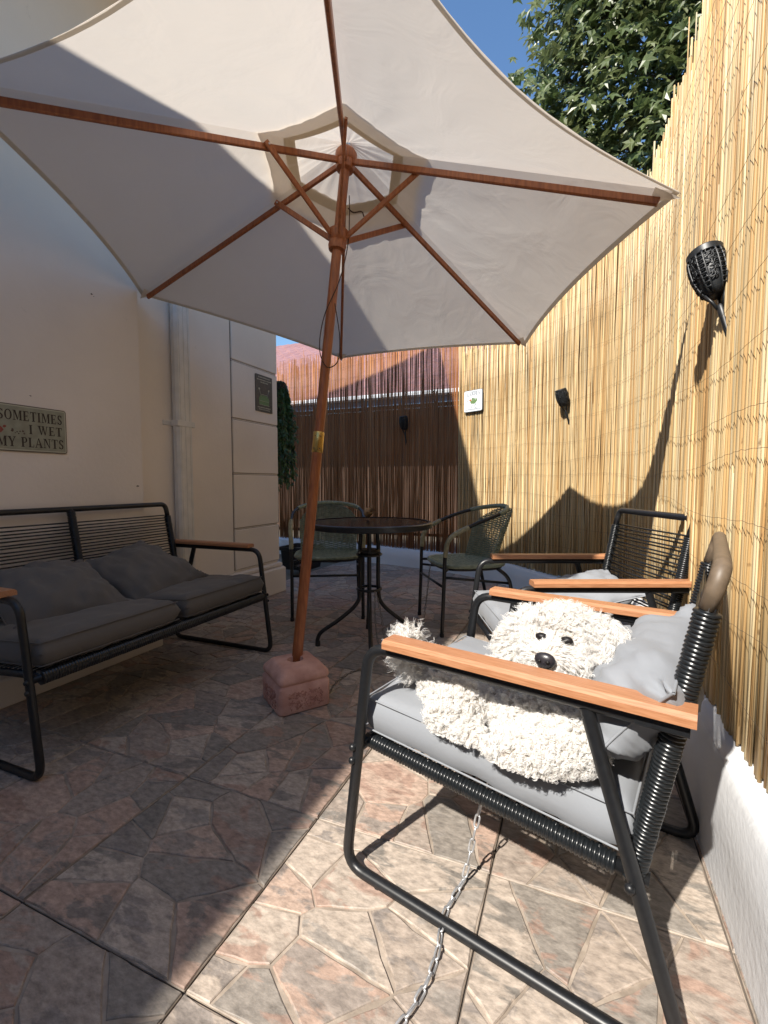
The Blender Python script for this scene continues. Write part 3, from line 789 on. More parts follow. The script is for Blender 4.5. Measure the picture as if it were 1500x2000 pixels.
def seat_cushion(label, mt, w_, d_, h_, loc, rot, seed, group, bend=None):
    root = empty('seat_cushion', loc); root.rotation_euler = rot; tag(root, label, 'cushion', group)
    me = cushion_mesh('cover', w_, d_, h_, .012, seed, True, 30, 0, .0045); me.materials.append(M[mt]); inst('cover', me, root)
    for z in (h_*.36, -h_*.36):
        m = MB(); m.tube(rim_loop(w_*.985, d_*.985, z, True), .0022, 5, cap=False); m.build('piping', M[mt], root, smooth=True)
    return root
def pillow(label, mt, w_, d_, h_, mtx, seed, group, slump=0.0):
    root = empty('pillow'); root.matrix_world = mtx; tag(root, label, 'pillow', group)
    me = cushion_mesh('cover', w_, d_, h_, .01, seed, False, 32, .3, .011); me.materials.append(M[mt])
    def sl(x, y): return y - slump * max(0, .25 - x / w_) * max(0, y / d_ + .5) * d_
    for v in me.vertices: v.co.y = sl(v.co.x, v.co.y)
    inst('cover', me, root)
    m = MB(); m.tube([(x, sl(x, y), z) for x, y, z in rim_loop(w_, d_, 0, False)], .0026, 5, cap=False); m.build('seam', M[mt], root, smooth=True)
    return root
def frame_mtx(center, xdir, normal):
    z = Vector(normal).normalized(); x = Vector(xdir); x = (x - z*x.dot(z)).normalized(); y = z.cross(x)
    m = Matrix((x, y, z)).transposed().to_4x4(); m.translation = Vector(center); return m

CW = .575
C1 = ((-.451, .924), math.radians(-12.9)); C2 = ((-.212, 1.588), math.radians(23.0)); BN = ((-1.531, 2.013), math.radians(180.5)); BW = 1.165
def l2w(P, l):
    (ox, oy), th = P; c, s_ = math.cos(th), math.sin(th)
    return Vector((ox + c*l[0] - s_*l[1], oy + s_*l[0] + c*l[1], l[2]))
def l2d(P, l):
    th = P[1]; c, s_ = math.cos(th), math.sin(th); return Vector((c*l[0] - s_*l[1], s_*l[0] + c*l[1], l[2]))
ch1 = armchair('armchair', CW, 'black corded metal armchair in front with the white dog lying on it', 'corded metal garden seats')
ch2 = copy_tree(ch1); ch2['label'] = 'black corded metal armchair without a dog, second along the reed screen'
for ch, P in ((ch1, C1), (ch2, C2)):
    ch.location = (*P[0], 0); ch.rotation_euler = (0, 0, P[1])
bench = armchair('garden_bench', BW, 'black corded two-seat bench with wooden arms against the white wall', 'corded metal garden seats', True)
bench.location = (*BN[0], 0); bench.rotation_euler = (0, 0, BN[1])
# the far armchair's top rail reads black, not taupe
for o in ch2.children:
    if o.name.startswith('top_rail'):
        o.data = o.data.copy(); o.data.materials[0] = M['black']

seat_cushion('grey seat cushion under the dog on the front armchair', 'cushion', .565, .535, .100, l2w(C1, (.280, CW/2 - .0, .364)), (0, math.radians(4.6), C1[1]), 1.3, 'grey chair cushions')
seat_cushion('grey seat cushion on the empty armchair by the reed screen', 'cushion', .565, .535, .100, l2w(C2, (.280, CW/2, .364)), (0, math.radians(4.6), C2[1]), 4.4, 'grey chair cushions')
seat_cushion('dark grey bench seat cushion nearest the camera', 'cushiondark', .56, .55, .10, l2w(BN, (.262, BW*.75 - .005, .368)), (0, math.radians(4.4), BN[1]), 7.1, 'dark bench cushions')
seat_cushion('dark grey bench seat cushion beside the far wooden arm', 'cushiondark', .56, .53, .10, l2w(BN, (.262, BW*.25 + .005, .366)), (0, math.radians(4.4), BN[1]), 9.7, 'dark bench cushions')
# pillows: centre, X direction, normal, all in chair local axes
pillow('plump grey pillow leaning on the back of the front armchair beside the dog', 'cushion', .46, .37, .16, frame_mtx(l2w(C1, (.514, .226, .484)), l2d(C1, (.05, 1, .09)), l2d(C1, (-.80, .0, .60))), 2.2, 'grey chair cushions', .72)
pillow('grey pillow lying flat on the empty armchair seat', 'cushion', .40, .38, .11, frame_mtx(l2w(C2, (.40, .33, .458)), l2d(C2, (.1, 1, 0)), l2d(C2, (-.30, .0, .95))), 5.9, 'grey chair cushions')
pillow('dark grey pillow leaning on the near half of the bench', 'cushiondark', .44, .44, .15, frame_mtx(l2w(BN, (.40, .84, .480)), l2d(BN, (.12, 1, .04)), l2d(BN, (-.36, .06, .93))), 8.3, 'dark bench cushions')
pillow('dark grey pillow slumped on the far half of the bench', 'cushiondark', .44, .44, .15, frame_mtx(l2w(BN, (.42, .40, .480)), l2d(BN, (-.22, 1, .12)), l2d(BN, (-.40, .12, .91))), 6.1, 'dark bench cushions')

# ------------------------------------------------------------------ umbrella
UB = Vector((-1.089, 1.635, .13)); UT = Vector((-.961, 1.882, 2.354)); UAX = (UT - UB).normalized()
UR, UD = 1.270, .486
TIPS = [Vector(t) for t in ((.277,1.749,1.807),(-.294,2.879,1.713),(-1.561,2.958,1.777),(-2.255,1.907,1.936),(-1.684,.776,2.031),(-.418,.697,1.966))]
umb = empty('patio_umbrella', tuple(UB)); tag(umb, 'large ecru cotton parasol with brown wooden ribs and tilted pole', 'umbrella')
def ub(m, name, mt, smooth=False, parent=None, sharp=None):
    m.v = [(x-UB.x, y-UB.y, z-UB.z) for x, y, z in m.v]; return m.build(name, M[mt], parent or umb, smooth, sharp=sharp)
Ulen = (UT - UB).length
def ua(d): return UB + UAX * d          # along pole
J0, J1 = .925, 1.015
m = MB(); m.tube([ua(.0), ua(J0 + .02)], .0225, 16); ub(m, 'lower_pole', 'umbwood', True, sharp=50)
m = MB(); m.tube([ua(J1 - .01), ua(Ulen - .03)], .0215, 16); ub(m, 'upper_pole', 'umbwood', True, sharp=50)
m = MB(); m.tube([ua(J0), ua(J0+.002), ua(J1-.002), ua(J1)], [.0232, .0242, .0242, .0232], 18); br = ub(m, 'brass_sleeve', 'brass', True, sharp=50)
side = UAX.cross(fw).normalized()
for dd in (J0+.018, J1-.018):
    for a in (-.012, .012):
        c = ua(dd) - Vector((fw.x, fw.y, 0)).normalized()*.0205 + side*a; m = MB(); m.ball(c, .003, 8, 5); ub(m, 'screw', 'signrim', True, br)
RUN = Ulen - .375
m = MB(); m.lathe([(.023, -.06), (.036, -.055), (.040, -.035), (.036, -.018), (.042, -.008), (.046, .012), (.044, .028), (.030, .034)], 20, ua(RUN), UAX); ub(m, 'runner_hub', 'umbwood', True, sharp=40)
m = MB(); m.lathe([(.024, -.075), (.038, -.07), (.043, -.05), (.040, -.035), (.046, -.028), (.048, .0), (.040, .012), (.02, .03)], 20, ua(Ulen - .005), UAX); ub(m, 'crown_hub', 'umbwood', True, sharp=40)
CAN = .018   # canopy surface above rib centre
for k, T in enumerate(TIPS):
    hub = ua(Ulen - .03); out = (T - hub).normalized(); tang = UAX.cross(out).normalized(); upn = out.cross(tang).normalized()
    if upn.dot(UAX) < 0: upn = -upn
    a = hub + out*.035 - upn*.004; b = T - out*.055 - upn*.014
    m = MB(); m.bar(a, b, .015, .026, upn, .003); rib = ub(m, 'rib', 'umbwood')
    q = a.lerp(b, .262); s0 = ua(RUN) + (out - UAX*out.dot(UAX)).normalized()*.036
    sd = tang * (.0165)
    m = MB(); d = (q - s0).normalized(); m.bar(s0 + sd*.3, q + sd + d*.018 - upn*.003, .012, .024, upn, .003); st = ub(m, 'strut', 'umbwood')
    m = MB(); m.lathe([(.004, 0), (.004, .003), (.001, .004)], 10, q + sd*1.38, tang); ub(m, 'rivet', 'steel', True, st)
# canopy: six panels, each sagging between its ribs, scalloped hem
SC = [.045, .045, .045, .05, .065, .11]      # each panel's hem scallop
def canopy(r0, r1, lift, name, scal=None, nr=26, nt=18, sag=.040, thick=.0018, corner=True):
    rings_all = MB()
    apex = ua(Ulen + lift)
    for k in range(6):
        A, B = TIPS[k], TIPS[(k+1) % 6]; rows = []
        for i in range(nr + 1):
            row = []
            for j in range(nt + 1):
                t = j / nt; bow = 4*t*(1-t)
                r = r0 + (r1 - r0) * (i / nr)
                re = r * (1 - (SC[k] if scal is None else scal) * bow * (i / nr) ** 1.5)
                e = A.lerp(B, t)
                p = apex.lerp(e + UAX * (CAN + lift*.4), re)
                # sag towards the patio plus small creases
                dn = -UAX * (sag * bow * re * (1.05 - .45*re))
                cr = .0035 * math.sin(re*9 + k*2.1 + t*4) * bow + .0022 * math.sin(26*t + 5*re + k) * bow * (1 - re*.6) + .004 * mnoise.noise(Vector((k*5 + t*9, re*5, 0))) * bow + .003 * abs(mnoise.noise(Vector((k*7 + t*22, re*3.5, 4)))) * bow
                row.append(tuple(p + dn + UAX * cr))
            rows.append(row)
        rings_all.loft(rows, closed=False)
    return ub(rings_all, name, 'canopy', True)
cn = canopy(.185, 1.0, .02, 'canopy')
canopy(.01, .315, .045, 'vent_cap', scal=.05, nr=10, sag=.03)
# hem tapes round the vent opening and along the outer edge
def ring_tape(r0, r1, lift, name, mt, scal, drop, sag=.040):
    tp = MB(); apex = ua(Ulen + lift)
    for k in range(6):
        A, B = TIPS[k], TIPS[(k+1) % 6]; rows = []
        for r in (r0, r1):
            row = []
            for j in range(17):
                t = j/16; bow = 4*t*(1-t); re = r*(1 - (SC[k] if scal is None else scal)*bow); p = apex.lerp(A.lerp(B, t) + UAX*(CAN + lift*.4), re)
                row.append(tuple(p - UAX*(sag*bow*re*(1.05 - .45*re) + drop)))
            rows.append(row)
        tp.loft(rows, closed=False)
    return ub(tp, name, mt, True, cn)
ring_tape(.184, .222, .02, 'vent_hem', 'hem', .0, .004)
ring_tape(.985, 1.0012, .02, 'outer_hem', 'edgehem', None, .003)
for T in TIPS:
    m = MB(); out = (T - UT).normalized(); tang = UAX.cross(out).normalized()
    c = T + UAX*(CAN - .012); m.add([tuple(c + out*.008), tuple(c - out*.075 + tang*.035), tuple(c - out*.085 - UAX*.012), tuple(c - out*.075 - tang*.035)], [(0,1,2),(0,2,3)])
    ub(m, 'corner_pocket', 'canopy', False, cn)
# pull cord
cp = ua(RUN - .03); sdv = side
m = MB(); m.tube(catmull([ua(RUN+.19)+sdv*-.03, ua(RUN+.10)-sdv*.040, cp - sdv*.045, ua(RUN-.20)-sdv*.028 - fw*.03, ua(RUN-.36)+sdv*.022 - fw*.03, ua(RUN-.50)+sdv*.028-fw*.03, ua(RUN-.575)-sdv*.010-fw*.03, ua(RUN-.545)-sdv*.055-fw*.03, ua(RUN-.44)-sdv*.052-fw*.03, ua(RUN-.30)-sdv*.018-fw*.028], 8), .0024, 6)
ub(m, 'pull_cord', 'rope', True)
m = MB(); m.tube(catmull([ua(RUN+.10)-sdv*.105, ua(RUN+.125)-sdv*.09, ua(RUN+.118)-sdv*.055, ua(RUN+.135)-sdv*.03], 6), .0028, 6); ub(m, 'cord_end', 'rope', True)

# weighted base
bs = empty('umbrella_base', (-1.068, 1.600, 0), math.radians(55)); bs.scale = (1.06, 1.06, 1.0); tag(bs, 'pinkish cast concrete block holding the parasol pole', 'umbrella base')
def rsq(w_, r, z, n=4, jit=0):
    pts = []
    for cx, cy, a0 in ((w_-r, w_-r, 0), (-w_+r, w_-r, PI/2), (-w_+r, -w_+r, PI), (w_-r, -w_+r, 1.5*PI)):
        for k in range(n+1):
            a = a0 + PI/2*k/n; pts.append((cx + r*math.cos(a), cy + r*math.sin(a), z))
    return pts
m = MB(); prof = [(.092, .0), (.102, .008), (.104, .02), (.104, .108), (.099, .116), (.097, .120), (.101, .126), (.103, .134), (.100, .150), (.080, .176), (.074, .180), (.06, .182), (.032, .183), (.029, .172), (.028, .13)]
rings = []
for w_, z in prof:
    r = .018 if w_ > .05 else w_*.98
    R_ = rsq(w_, min(r, w_*.98), z)
    rings.append([(x + .0025*mnoise.noise(Vector((x*22, y*22, z*22))), y + .0025*mnoise.noise(Vector((x*22+9, y*22, z*22))), z + (.0015*mnoise.noise(Vector((x*30, y*30, 3))) if z > .01 else 0)) for x, y, z in R_])
m.loft(rings, cap=True); m.build('block', M['block'], bs, smooth=True, sharp=38)
for q in range(4):     # rough pecked field on each face, sunk a little
    m = MB(); pr = random.Random(q); R_ = Matrix.Rotation(q*PI/2, 3, 'Z')
    for _ in range(190):
        x, z = pr.uniform(-.068, .068), pr.uniform(.022, .092); l = pr.uniform(.002, .006); a = pr.uniform(0, 3.14)
        P0 = Vector((x + l*math.cos(a), -.1035, z + l*math.sin(a)*.7)); P1 = Vector((x - l*math.cos(a), -.1035, z - l*math.sin(a)*.7))
        m.tube([tuple(R_ @ P0), tuple(R_ @ P1)], pr.uniform(.0022, .0038), 4)
    o = m.build('pecked_field', M['peck'], bs); tag(o, kind='stuff')

# ------------------------------------------------------------------ round bistro table
tb = empty('round_table', (-1.06, 2.33, 0), math.radians(-12)); tag(tb, 'small round black metal bistro table with curved legs', 'table')
m = MB(); m.lathe([(.345, .672), (.352, .676), (.352, .700), (.347, .704), (.330, .7045)], 56, cap=False); m.build('rim', M['black'], tb, smooth=True, sharp=40)
m = MB(); m.lathe([(.001, .690), (.344, .690), (.344, .7015), (.001, .7015)], 56, cap=True); m.build('top', M['tabletop'], tb)
for k in range(4):
    a = k*PI/2 + math.radians(38); ca, sa = math.cos(a), math.sin(a)
    pts = catmull([(ca*r, sa*r, z) for r, z in ((.20, .68), (.06, .655), (.052, .55), (.052, .32), (.075, .235), (.17, .15), (.265, .085), (.29, .045), (.29, .012))], 5)
    m = MB(); m.tube(pts, .0115, 9); lg = m.build('leg', M['black'], tb, smooth=True)
    m = MB(); m.lathe([(.013, 0), (.0145, .004), (.0135, .03), (.012, .032)], 10, (ca*.29, sa*.29, .0)); m.build('foot_cap', M['pot'], lg, smooth=True, sharp=40)
for z in (.52, .325):
    m = MB(); m.tube([(math.cos(2*PI*k/28)*.066, math.sin(2*PI*k/28)*.066, z) for k in range(29)], .008, 6, cap=False); m.build('ring', M['black'], tb, smooth=True)
m = MB(); m.lathe([(.058, .515), (.060, .518), (.060, .545), (.058, .548)], 24); m.build('collar', M['black'], tb, smooth=True, sharp=40)
m = MB(); m.ball((-.02, -.062, .535), .006, 8, 6); m.build('bolt', M['steel'], tb, smooth=True)
# the curled tan shell on the table
sh = empty('sea_shell', (-1.145, 2.50, .7046), math.radians(-30)); tag(sh, 'small curled tan shell lying on the round table', 'shell')
m = MB(); rings = []
for i in range(30):
    t = i/29; a = t*4.6; rr = .008 + .026*t; c = Vector((-.03 + .055*t + .012*math.sin(a), .012*math.cos(a), .028 + .010*math.sin(a*.7)))
    rings.append([tuple(c + Vector((.25*rr*math.sin(2*PI*j/12), rr*math.cos(2*PI*j/12)*.9, rr*math.sin(2*PI*j/12)*(.85 + .2*math.sin(j*2.3+t*6))))) for j in range(12)])
m.loft(rings, cap=True); zmin = min(v[2] for v in m.v); m.v = [(x, y, z - zmin) for x, y, z in m.v]; m.build('whorl', M['shell'], sh, smooth=True)
m = MB(); m.add([(.03, -.02, .05), (.05, -.005, .066), (.052, .012, .06), (.04, .022, .045), (.03, .0, .04)], [(0, 1, 2, 3, 4), (4, 3, 2, 1, 0)]); m.build('lip', M['shell'], sh)

# ------------------------------------------------------------------ green wicker chairs
def wicker_chair(label):
    """local: faces -X, seat centre at origin"""
    root = empty('wicker_chair'); tag(root, label, 'chair', 'green wicker bistro chairs')
    def back_pt(a, z):      # curved back shell, a in [-1,1]
        th = a*1.05; lean = (z - .42)*.34; r = .235 + (z-.42)*.08
        return Vector((-.02 + r*math.cos(th) + lean*.75 - .03, r*1.02*math.sin(th), z))
    # weaving of the back
    def top_z(a): return .755 - .12*abs(a)**2.4
    for k in range(15):
        a = -1 + 2*k/14; zt = top_z(a); m = MB()
        m.tube([tuple(back_pt(a*.92 if True else a, z)) for z in np.linspace(.405, zt, 9)], .0032, 5); m.build('upright_strand', M['wicker'], root, smooth=True)
    m = MB(); nrow = 46
    for r in range(nrow):
        z = .412 + (.75-.412)*r/(nrow-1); pts = []
        for q in range(57):
            a = -1 + 2*q/56
            if z > top_z(a) + .004: continue
            p = back_pt(a*.92, z); n = Vector((p.x+.02, p.y, 0)).normalized()
            gap = (r in (30, 31, 32) and abs(a) < .6)
            pts.append(p + n*(.0042*math.sin(PI*(q/4) + (r % 2)*PI)))
        if len(pts) > 3: m.tube(pts, .0034 if not (18 < r < 26 and r % 2) else .0022, 4)
    m.build('back_weave', M['wicker'], root, smooth=True)
    # seat
    def seat_in(x, y): return ((abs(x)/.215)**3.2 + (abs(y)/.225)**3.2) < 1
    m = MB()
    for r in range(50):
        y = -.222 + .444*r/49; xs_ = [x for x in np.linspace(-.225, .215, 45) if seat_in(x+.0, y)]
        if len(xs_) > 3: m.tube([(x, y, .420 - .012*(1-(x/.22)**2)*(1-(y/.23)**2) + .003*math.sin(PI*i/3 + (r % 2)*PI)) for i, x in enumerate(xs_)], .0042, 4)
    for r in range(14):
        x = -.20 + .40*r/13; ys_ = [y for y in np.linspace(-.222, .222, 20) if seat_in(x, y)]
        if len(ys_) > 3: m.tube([(x, y, .417 - .012*(1-(x/.22)**2)*(1-(y/.23)**2)) for y in ys_], .0036, 4)
    m.build('seat_weave', M['wicker'], root, smooth=True)
    m = MB(); m.tube([(.215*math.copysign(abs(math.cos(t))**.62, math.cos(t)), .225*math.copysign(abs(math.sin(t))**.62, math.sin(t)), .414) for t in np.linspace(0, 2*PI, 49)], .0125, 8, cap=False); m.build('seat_rim', M['wicker'], root, smooth=True)
    m = MB(); m.tube([(.20*math.copysign(abs(math.cos(t))**.62, math.cos(t)), .21*math.copysign(abs(math.sin(t))**.62, math.sin(t)), .395) for t in np.linspace(0, 2*PI, 49)], .010, 7, cap=False); m.build('seat_frame', M['black'], root, smooth=True)
    # hoop: front feet up through arms round the back
    half = [(-.215, .0), ]
    def hoop(sg):
        return [(-.235, sg*.235, .012), (-.225, sg*.235, .30), (-.218, sg*.238, .50), (-.185, sg*.245, .60), (-.06, sg*.252, .665), (.08, sg*.242, .715), (.20, sg*.17, .75)]
    pts = catmull(hoop(-1) + [(.262, 0, .768)] + hoop(1)[::-1], 6)
    m = MB(); m.tube(pts, .0115, 9); hp = m.build('arm_hoop', M['black'], root, smooth=True)
    for sg in (-1, 1):      # wrapped arm fronts
        seg = catmull(hoop(sg), 8); seg = [p for p in seg if p.z > .47 and p.x < -.075]
        m = MB(); L_ = len(seg); rr = []; P_ = []
        for i in range(L_ - 1):
            for q in range(4):
                P_.append(seg[i].lerp(seg[i+1], q/4)); rr.append(.0145 + (.0016 if (q % 2) else -.0014))
        m.tube(P_, rr, 8); m.build('arm_wrap', M['wickerlight'], hp, smooth=True)
    seg = [p for p in pts if p.z > .728]
    m = MB(); P_ = []; rr = []
    for i in range(len(seg)-1):
        for q in range(4): P_.append(seg[i].lerp(seg[i+1], q/4)); rr.append(.0145 + (.0012 if (q % 2) else -.001))
    m.tube(P_, rr, 8); m.build('top_wrap', M['wicker'], hp, smooth=True)
    for sg in (-1, 1):
        m = MB(); m.tube(bez([(.13, sg*.20, .395), (.20, sg*.215, .34), (.275, sg*.225, .012)], .06, 5), .0115, 8); m.build('rear_leg', M['black'], root, smooth=True)
        m = MB(); m.tube([(-.228, sg*.236, .36), (.215, sg*.212, .30)], .008, 7); m.build('side_stretcher', M['black'], root, smooth=True)
        m = MB(); m.tube([(-.22, sg*.236, .395), (-.19, sg*.20, .40)], .009, 7); m.build('seat_bracket', M['black'], root, smooth=True)
        m = MB(); m.lathe([(.013, 0), (.0135, .02), (.012, .024)], 9, (-.235, sg*.235, .0)); m.build('foot_cap', M['pot'], root)
    m = MB(); m.tube([(-.226, -.236, .30), (-.226, .236, .30)], .008, 7); m.build('front_stretcher', M['black'], root, smooth=True)
    return root
wc = wicker_chair('green wicker bistro chair with curved arms to the right of the round table')
wc2 = copy_tree(wc); wc2['label'] = 'green wicker bistro chair half hidden behind the parasol pole and round table'
wc.location = (-.655, 2.94, 0); wc.rotation_euler = (0, 0, math.atan2(.75, .66) - math.radians(14))
wc2.location = (-1.62, 2.86, 0); wc2.rotation_euler = (0, 0, math.radians(118))

# ------------------------------------------------------------------ chains
def link_mesh(L_, W_, r):
    m = MB(); pts = []
    for k in range(17):
        a = 2*PI*k/16; x = math.cos(a); y = math.sin(a)
        pts.append(((L_/2 - W_/2)*(1 if x > .01 else -1 if x < -.01 else 0) + x*(W_/2-r), y*(W_/2-r), 0))
    m.tube(pts, r, 6, cap=False); return m
def chain(label, pts, L_, W_, r, mt, group='steel chains'):
    root = empty('chain', tuple(pts[0])); tag(root, label, 'chain', group); o0 = Vector(pts[0])
    me = link_mesh(L_, W_, r).mesh('link', smooth=True); me.materials.append(M[mt])
    P_ = catmull(pts, 20); c = [0]
    for i in range(1, len(P_)): c.append(c[-1] + (P_[i]-P_[i-1]).length)
    step = L_ - 2.3*r; s_ = step/2; k = 0; rg = random.Random(len(pts))
    while s_ < c[-1]:
        i = min(int(np.searchsorted(c, s_, 'right')) - 1, len(P_)-2); t = (s_-c[i])/max(c[i+1]-c[i], 1e-6); p = P_[i].lerp(P_[i+1], t); d = (P_[i+1]-P_[i]).normalized()
        y = d.cross(Vector((0, 0, 1))); y = y.normalized() if y.length > .05 else Vector((1, 0, 0)); z = d.cross(y)
        R_ = Matrix((d, y, z)).transposed() @ Matrix.Rotation((PI/4 if k % 2 else -PI/4) + rg.uniform(-.25, .25), 3, 'X')
        o = inst('link', me, root); o.matrix_local = Matrix.Translation(p - o0) @ R_.to_4x4(); s_ += step; k += 1
    return root
chain('bright steel chain lying on the floor under the front armchair', [(-.158, 1.02, .325), (-.185, 1.02, .18), (-.212, .995, .03), (-.222, .965, .010), (-.234, .89, .010), (-.226, .79, .010), (-.245, .69, .010), (-.30, .58, .010), (-.40, .50, .010)], .034, .0155, .0024, 'steel')
chain('thin chain looped over the round table leg ring down to the floor', [(-1.00, 2.275, .325), (-.985, 2.24, .20), (-.95, 2.20, .07), (-.90, 2.16, .008), (-.80, 2.15, .007), (-.70, 2.2, .007)], .026, .012, .0019, 'dullsteel')
chain('second thin chain hanging from the table leg ring beside the first', [(-.995, 2.285, .31), (-.96, 2.27, .19), (-.93, 2.25, .06), (-.885, 2.22, .008), (-.84, 2.26, .007), (-.9, 2.42, .007), (-1.0, 2.60, .007)], .026, .012, .0019, 'dullsteel')
chain('thin chain hanging under the right wicker chair seat', [(-.86, 2.84, .385), (-.87, 2.83, .25), (-.885, 2.82, .10), (-.90, 2.80, .008), (-.98, 2.74, .007)], .026, .012, .0019, 'dullsteel')
chain('thin chain lying on the floor from parasol block to table', [(-.965, 1.70, .007), (-.99, 1.80, .007), (-.985, 1.92, .007), (-.94, 2.02, .007), (-.93, 2.12, .007)], .026, .012, .0019, 'dullsteel')

# ------------------------------------------------------------------ lettering (slab serif, drawn as polygons)
def glyphs():
    st, th = .20, .085
    def R(x0, y0, x1, y1): return [(x0, y0), (x1, y0), (x1, y1), (x0, y1)]
    def arc(cx, cy, rx, ry, a0, a1, tk, tn, n=14):
        out = []
        for i in range(n):
            q = []
            for a in (a0 + (a1-a0)*i/n, a0 + (a1-a0)*(i+1)/n):
                w_ = tn + (tk-tn)*abs(math.cos(a)); q.append(((cx+rx*math.cos(a), cy+ry*math.sin(a)), (cx+(rx-w_)*math.cos(a), cy+(ry-min(w_, tn*1.3))*math.sin(a))))
            out.append([q[0][0], q[1][0], q[1][1], q[0][1]])
        return out
    G = {}
    sf = .07
    def stem(x, ext=.07): return [R(x, 0, x+st, 1), R(x-ext, 0, x+st+ext, sf), R(x-ext, 1-sf, x+st+ext, 1)]
    G['I'] = (.44, stem(.12))
    G['E'] = (.76, stem(.10) + [R(.1, 0, .68, sf+.01), R(.1, 1-sf-.01, .66, 1), R(.3, .47, .52, .55), R(.62, 0, .68, .26), R(.60, .76, .66, 1), R(.48, .39, .53, .63)])
    G['T'] = (.78, [R(.29, 0, .49, 1), R(.2, 0, .58, sf), R(.03, 1-sf-.01, .75, 1), R(.03, .74, .09, 1), R(.69, .74, .75, 1)])
    G['L'] = (.70, stem(.10) + [R(.1, 0, .64, sf+.01), R(.58, 0, .64, .30)])
    G['P'] = (.72, stem(.10) + [R(.28, 1-sf, .45, 1), R(.28, .44, .45, .52)] + arc(.42, .72, .26, .28, -PI/2, PI/2, .18, .08))
    G['R'] = (.80, stem(.10) + [R(.28, 1-sf, .45, 1), R(.28, .46, .45, .54)] + arc(.42, .73, .25, .27, -PI/2, PI/2, .18, .08) + [[(.40, .5), (.60, .5), (.80, .0), (.58, .0)]])
    G['D'] = (.84, stem(.10) + [R(.28, 1-sf, .42, 1), R(.28, 0, .42, sf)] + arc(.40, .5, .38, .5, -PI/2, PI/2, .19, .08))
    G['O'] = (.86, arc(.43, .5, .40, .52, 0, 2*PI, .19, .075, 28))
    G['G'] = (.86, arc(.43, .5, .40, .52, .75, 2*PI-.35, .19, .075, 24) + [R(.62, .1, .80, .44), R(.54, .40, .86, .47)])
    G['S'] = (.66, arc(.33, .735, .25, .28, .35, PI*1.28, .17, .085) + arc(.33, .265, .27, .28, PI+.35, PI*2.28, .17, .085) + [[(.12, .60), (.25, .66), (.56, .40), (.42, .32)], R(.52, .72, .58, .98), R(.06, .02, .12, .28)])
    G['M'] = (1.06, [R(.12, 0, .20, 1), R(.02, 0, .32, sf), R(.02, 1-sf, .28, 1), R(.76, 0, .96, 1), R(.68, 0, 1.04, sf), R(.80, 1-sf, 1.04, 1), [(.12, 1), (.33, 1), (.58, .18), (.50, .0)], [(.50, .0), (.57, .12), (.83, 1), (.76, 1)]])
    G['N'] = (.92, [R(.14, 0, .22, 1), R(.03, 0, .34, sf), R(.03, 1-sf, .30, 1), R(.70, 0, .78, 1), R(.60, 1-sf, .89, 1), [(.12, 1), (.34, 1), (.78, .0), (.70, .0)]])
    G['W'] = (1.16, [[(.06, 1), (.27, 1), (.44, .0), (.36, .0)], [(.36, .0), (.44, .0), (.60, .72), (.54, .80)], [(.47, 1), (.68, 1), (.85, .0), (.77, .0)], [(.77, .0), (.85, .0), (1.08, 1), (1.0, 1)], R(.0, 1-sf, .36, 1), R(.44, 1-sf, .74, 1), R(.93, 1-sf, 1.15, 1)])
    G['Y'] = (.84, [R(.33, 0, .52, .46), R(.24, 0, .61, sf), [(.05, 1), (.27, 1), (.50, .44), (.34, .44)], [(.70, 1), (.79, 1), (.52, .44), (.44, .44)], R(.0, 1-sf, .33, 1), R(.60, 1-sf, .84, 1)])
    G['A'] = (.86, [[(.06, 0), (.14, 0), (.46, 1), (.38, 1)], [(.60, 0), (.82, 0), (.46, 1), (.38, 1)], R(.22, .28, .64, .36), R(.0, 0, .24, sf), R(.52, 0, .86, sf)])
    G[' '] = (.42, [])
    return G
GL = glyphs()
def text_width(t, sp=.05): return sum(GL[c][0] + sp for c in t) - sp
def put_text(parent, mt, t, to3d, x_right, y, h, sx=1.0, sp=.05, arc_fn=None):
    wd = text_width(t, sp)*h*sx; x = x_right - wd; k = 0
    for c in t:
        gw, polys = GL[c]; mb = MB()
        for p in polys:
            k += 1; mb.add([to3d(x + a*h*sx, y + b*h + (arc_fn(x) if arc_fn else 0), k % 5 * .00004) for a, b in p], [tuple(range(len(p)))])
        if polys: mb.build('letter', M[mt], parent)
        x += (gw + sp)*h*sx
def rounded_rect(w_, h_, r, n=5):
    pts = []
    for cx, cy, a0 in ((w_-r, h_-r, 0), (r, h_-r, PI/2), (r, r, PI), (w_-r, r, 1.5*PI)):
        for k in range(n+1):
            a = a0 + PI/2*k/n; pts.append((cx + r*math.cos(a), cy + r*math.sin(a)))
    return pts
def plate(mb, pts, to3d, d0, d1):
    n = len(pts); mb.loft([[to3d(x, y, d0) for x, y in pts], [to3d(x, y, d1) for x, y in pts]]); mb.add([to3d(x, y, d1) for x, y in pts], [tuple(range(n))]); mb.add([to3d(x, y, d0) for x, y in pts], [tuple(range(n-1, -1, -1))])
def shrink(w_, h_, r, q): return [(x + q, y + q) for x, y in rounded_rect(w_ - 2*q, h_ - 2*q, max(r - q, .001))]

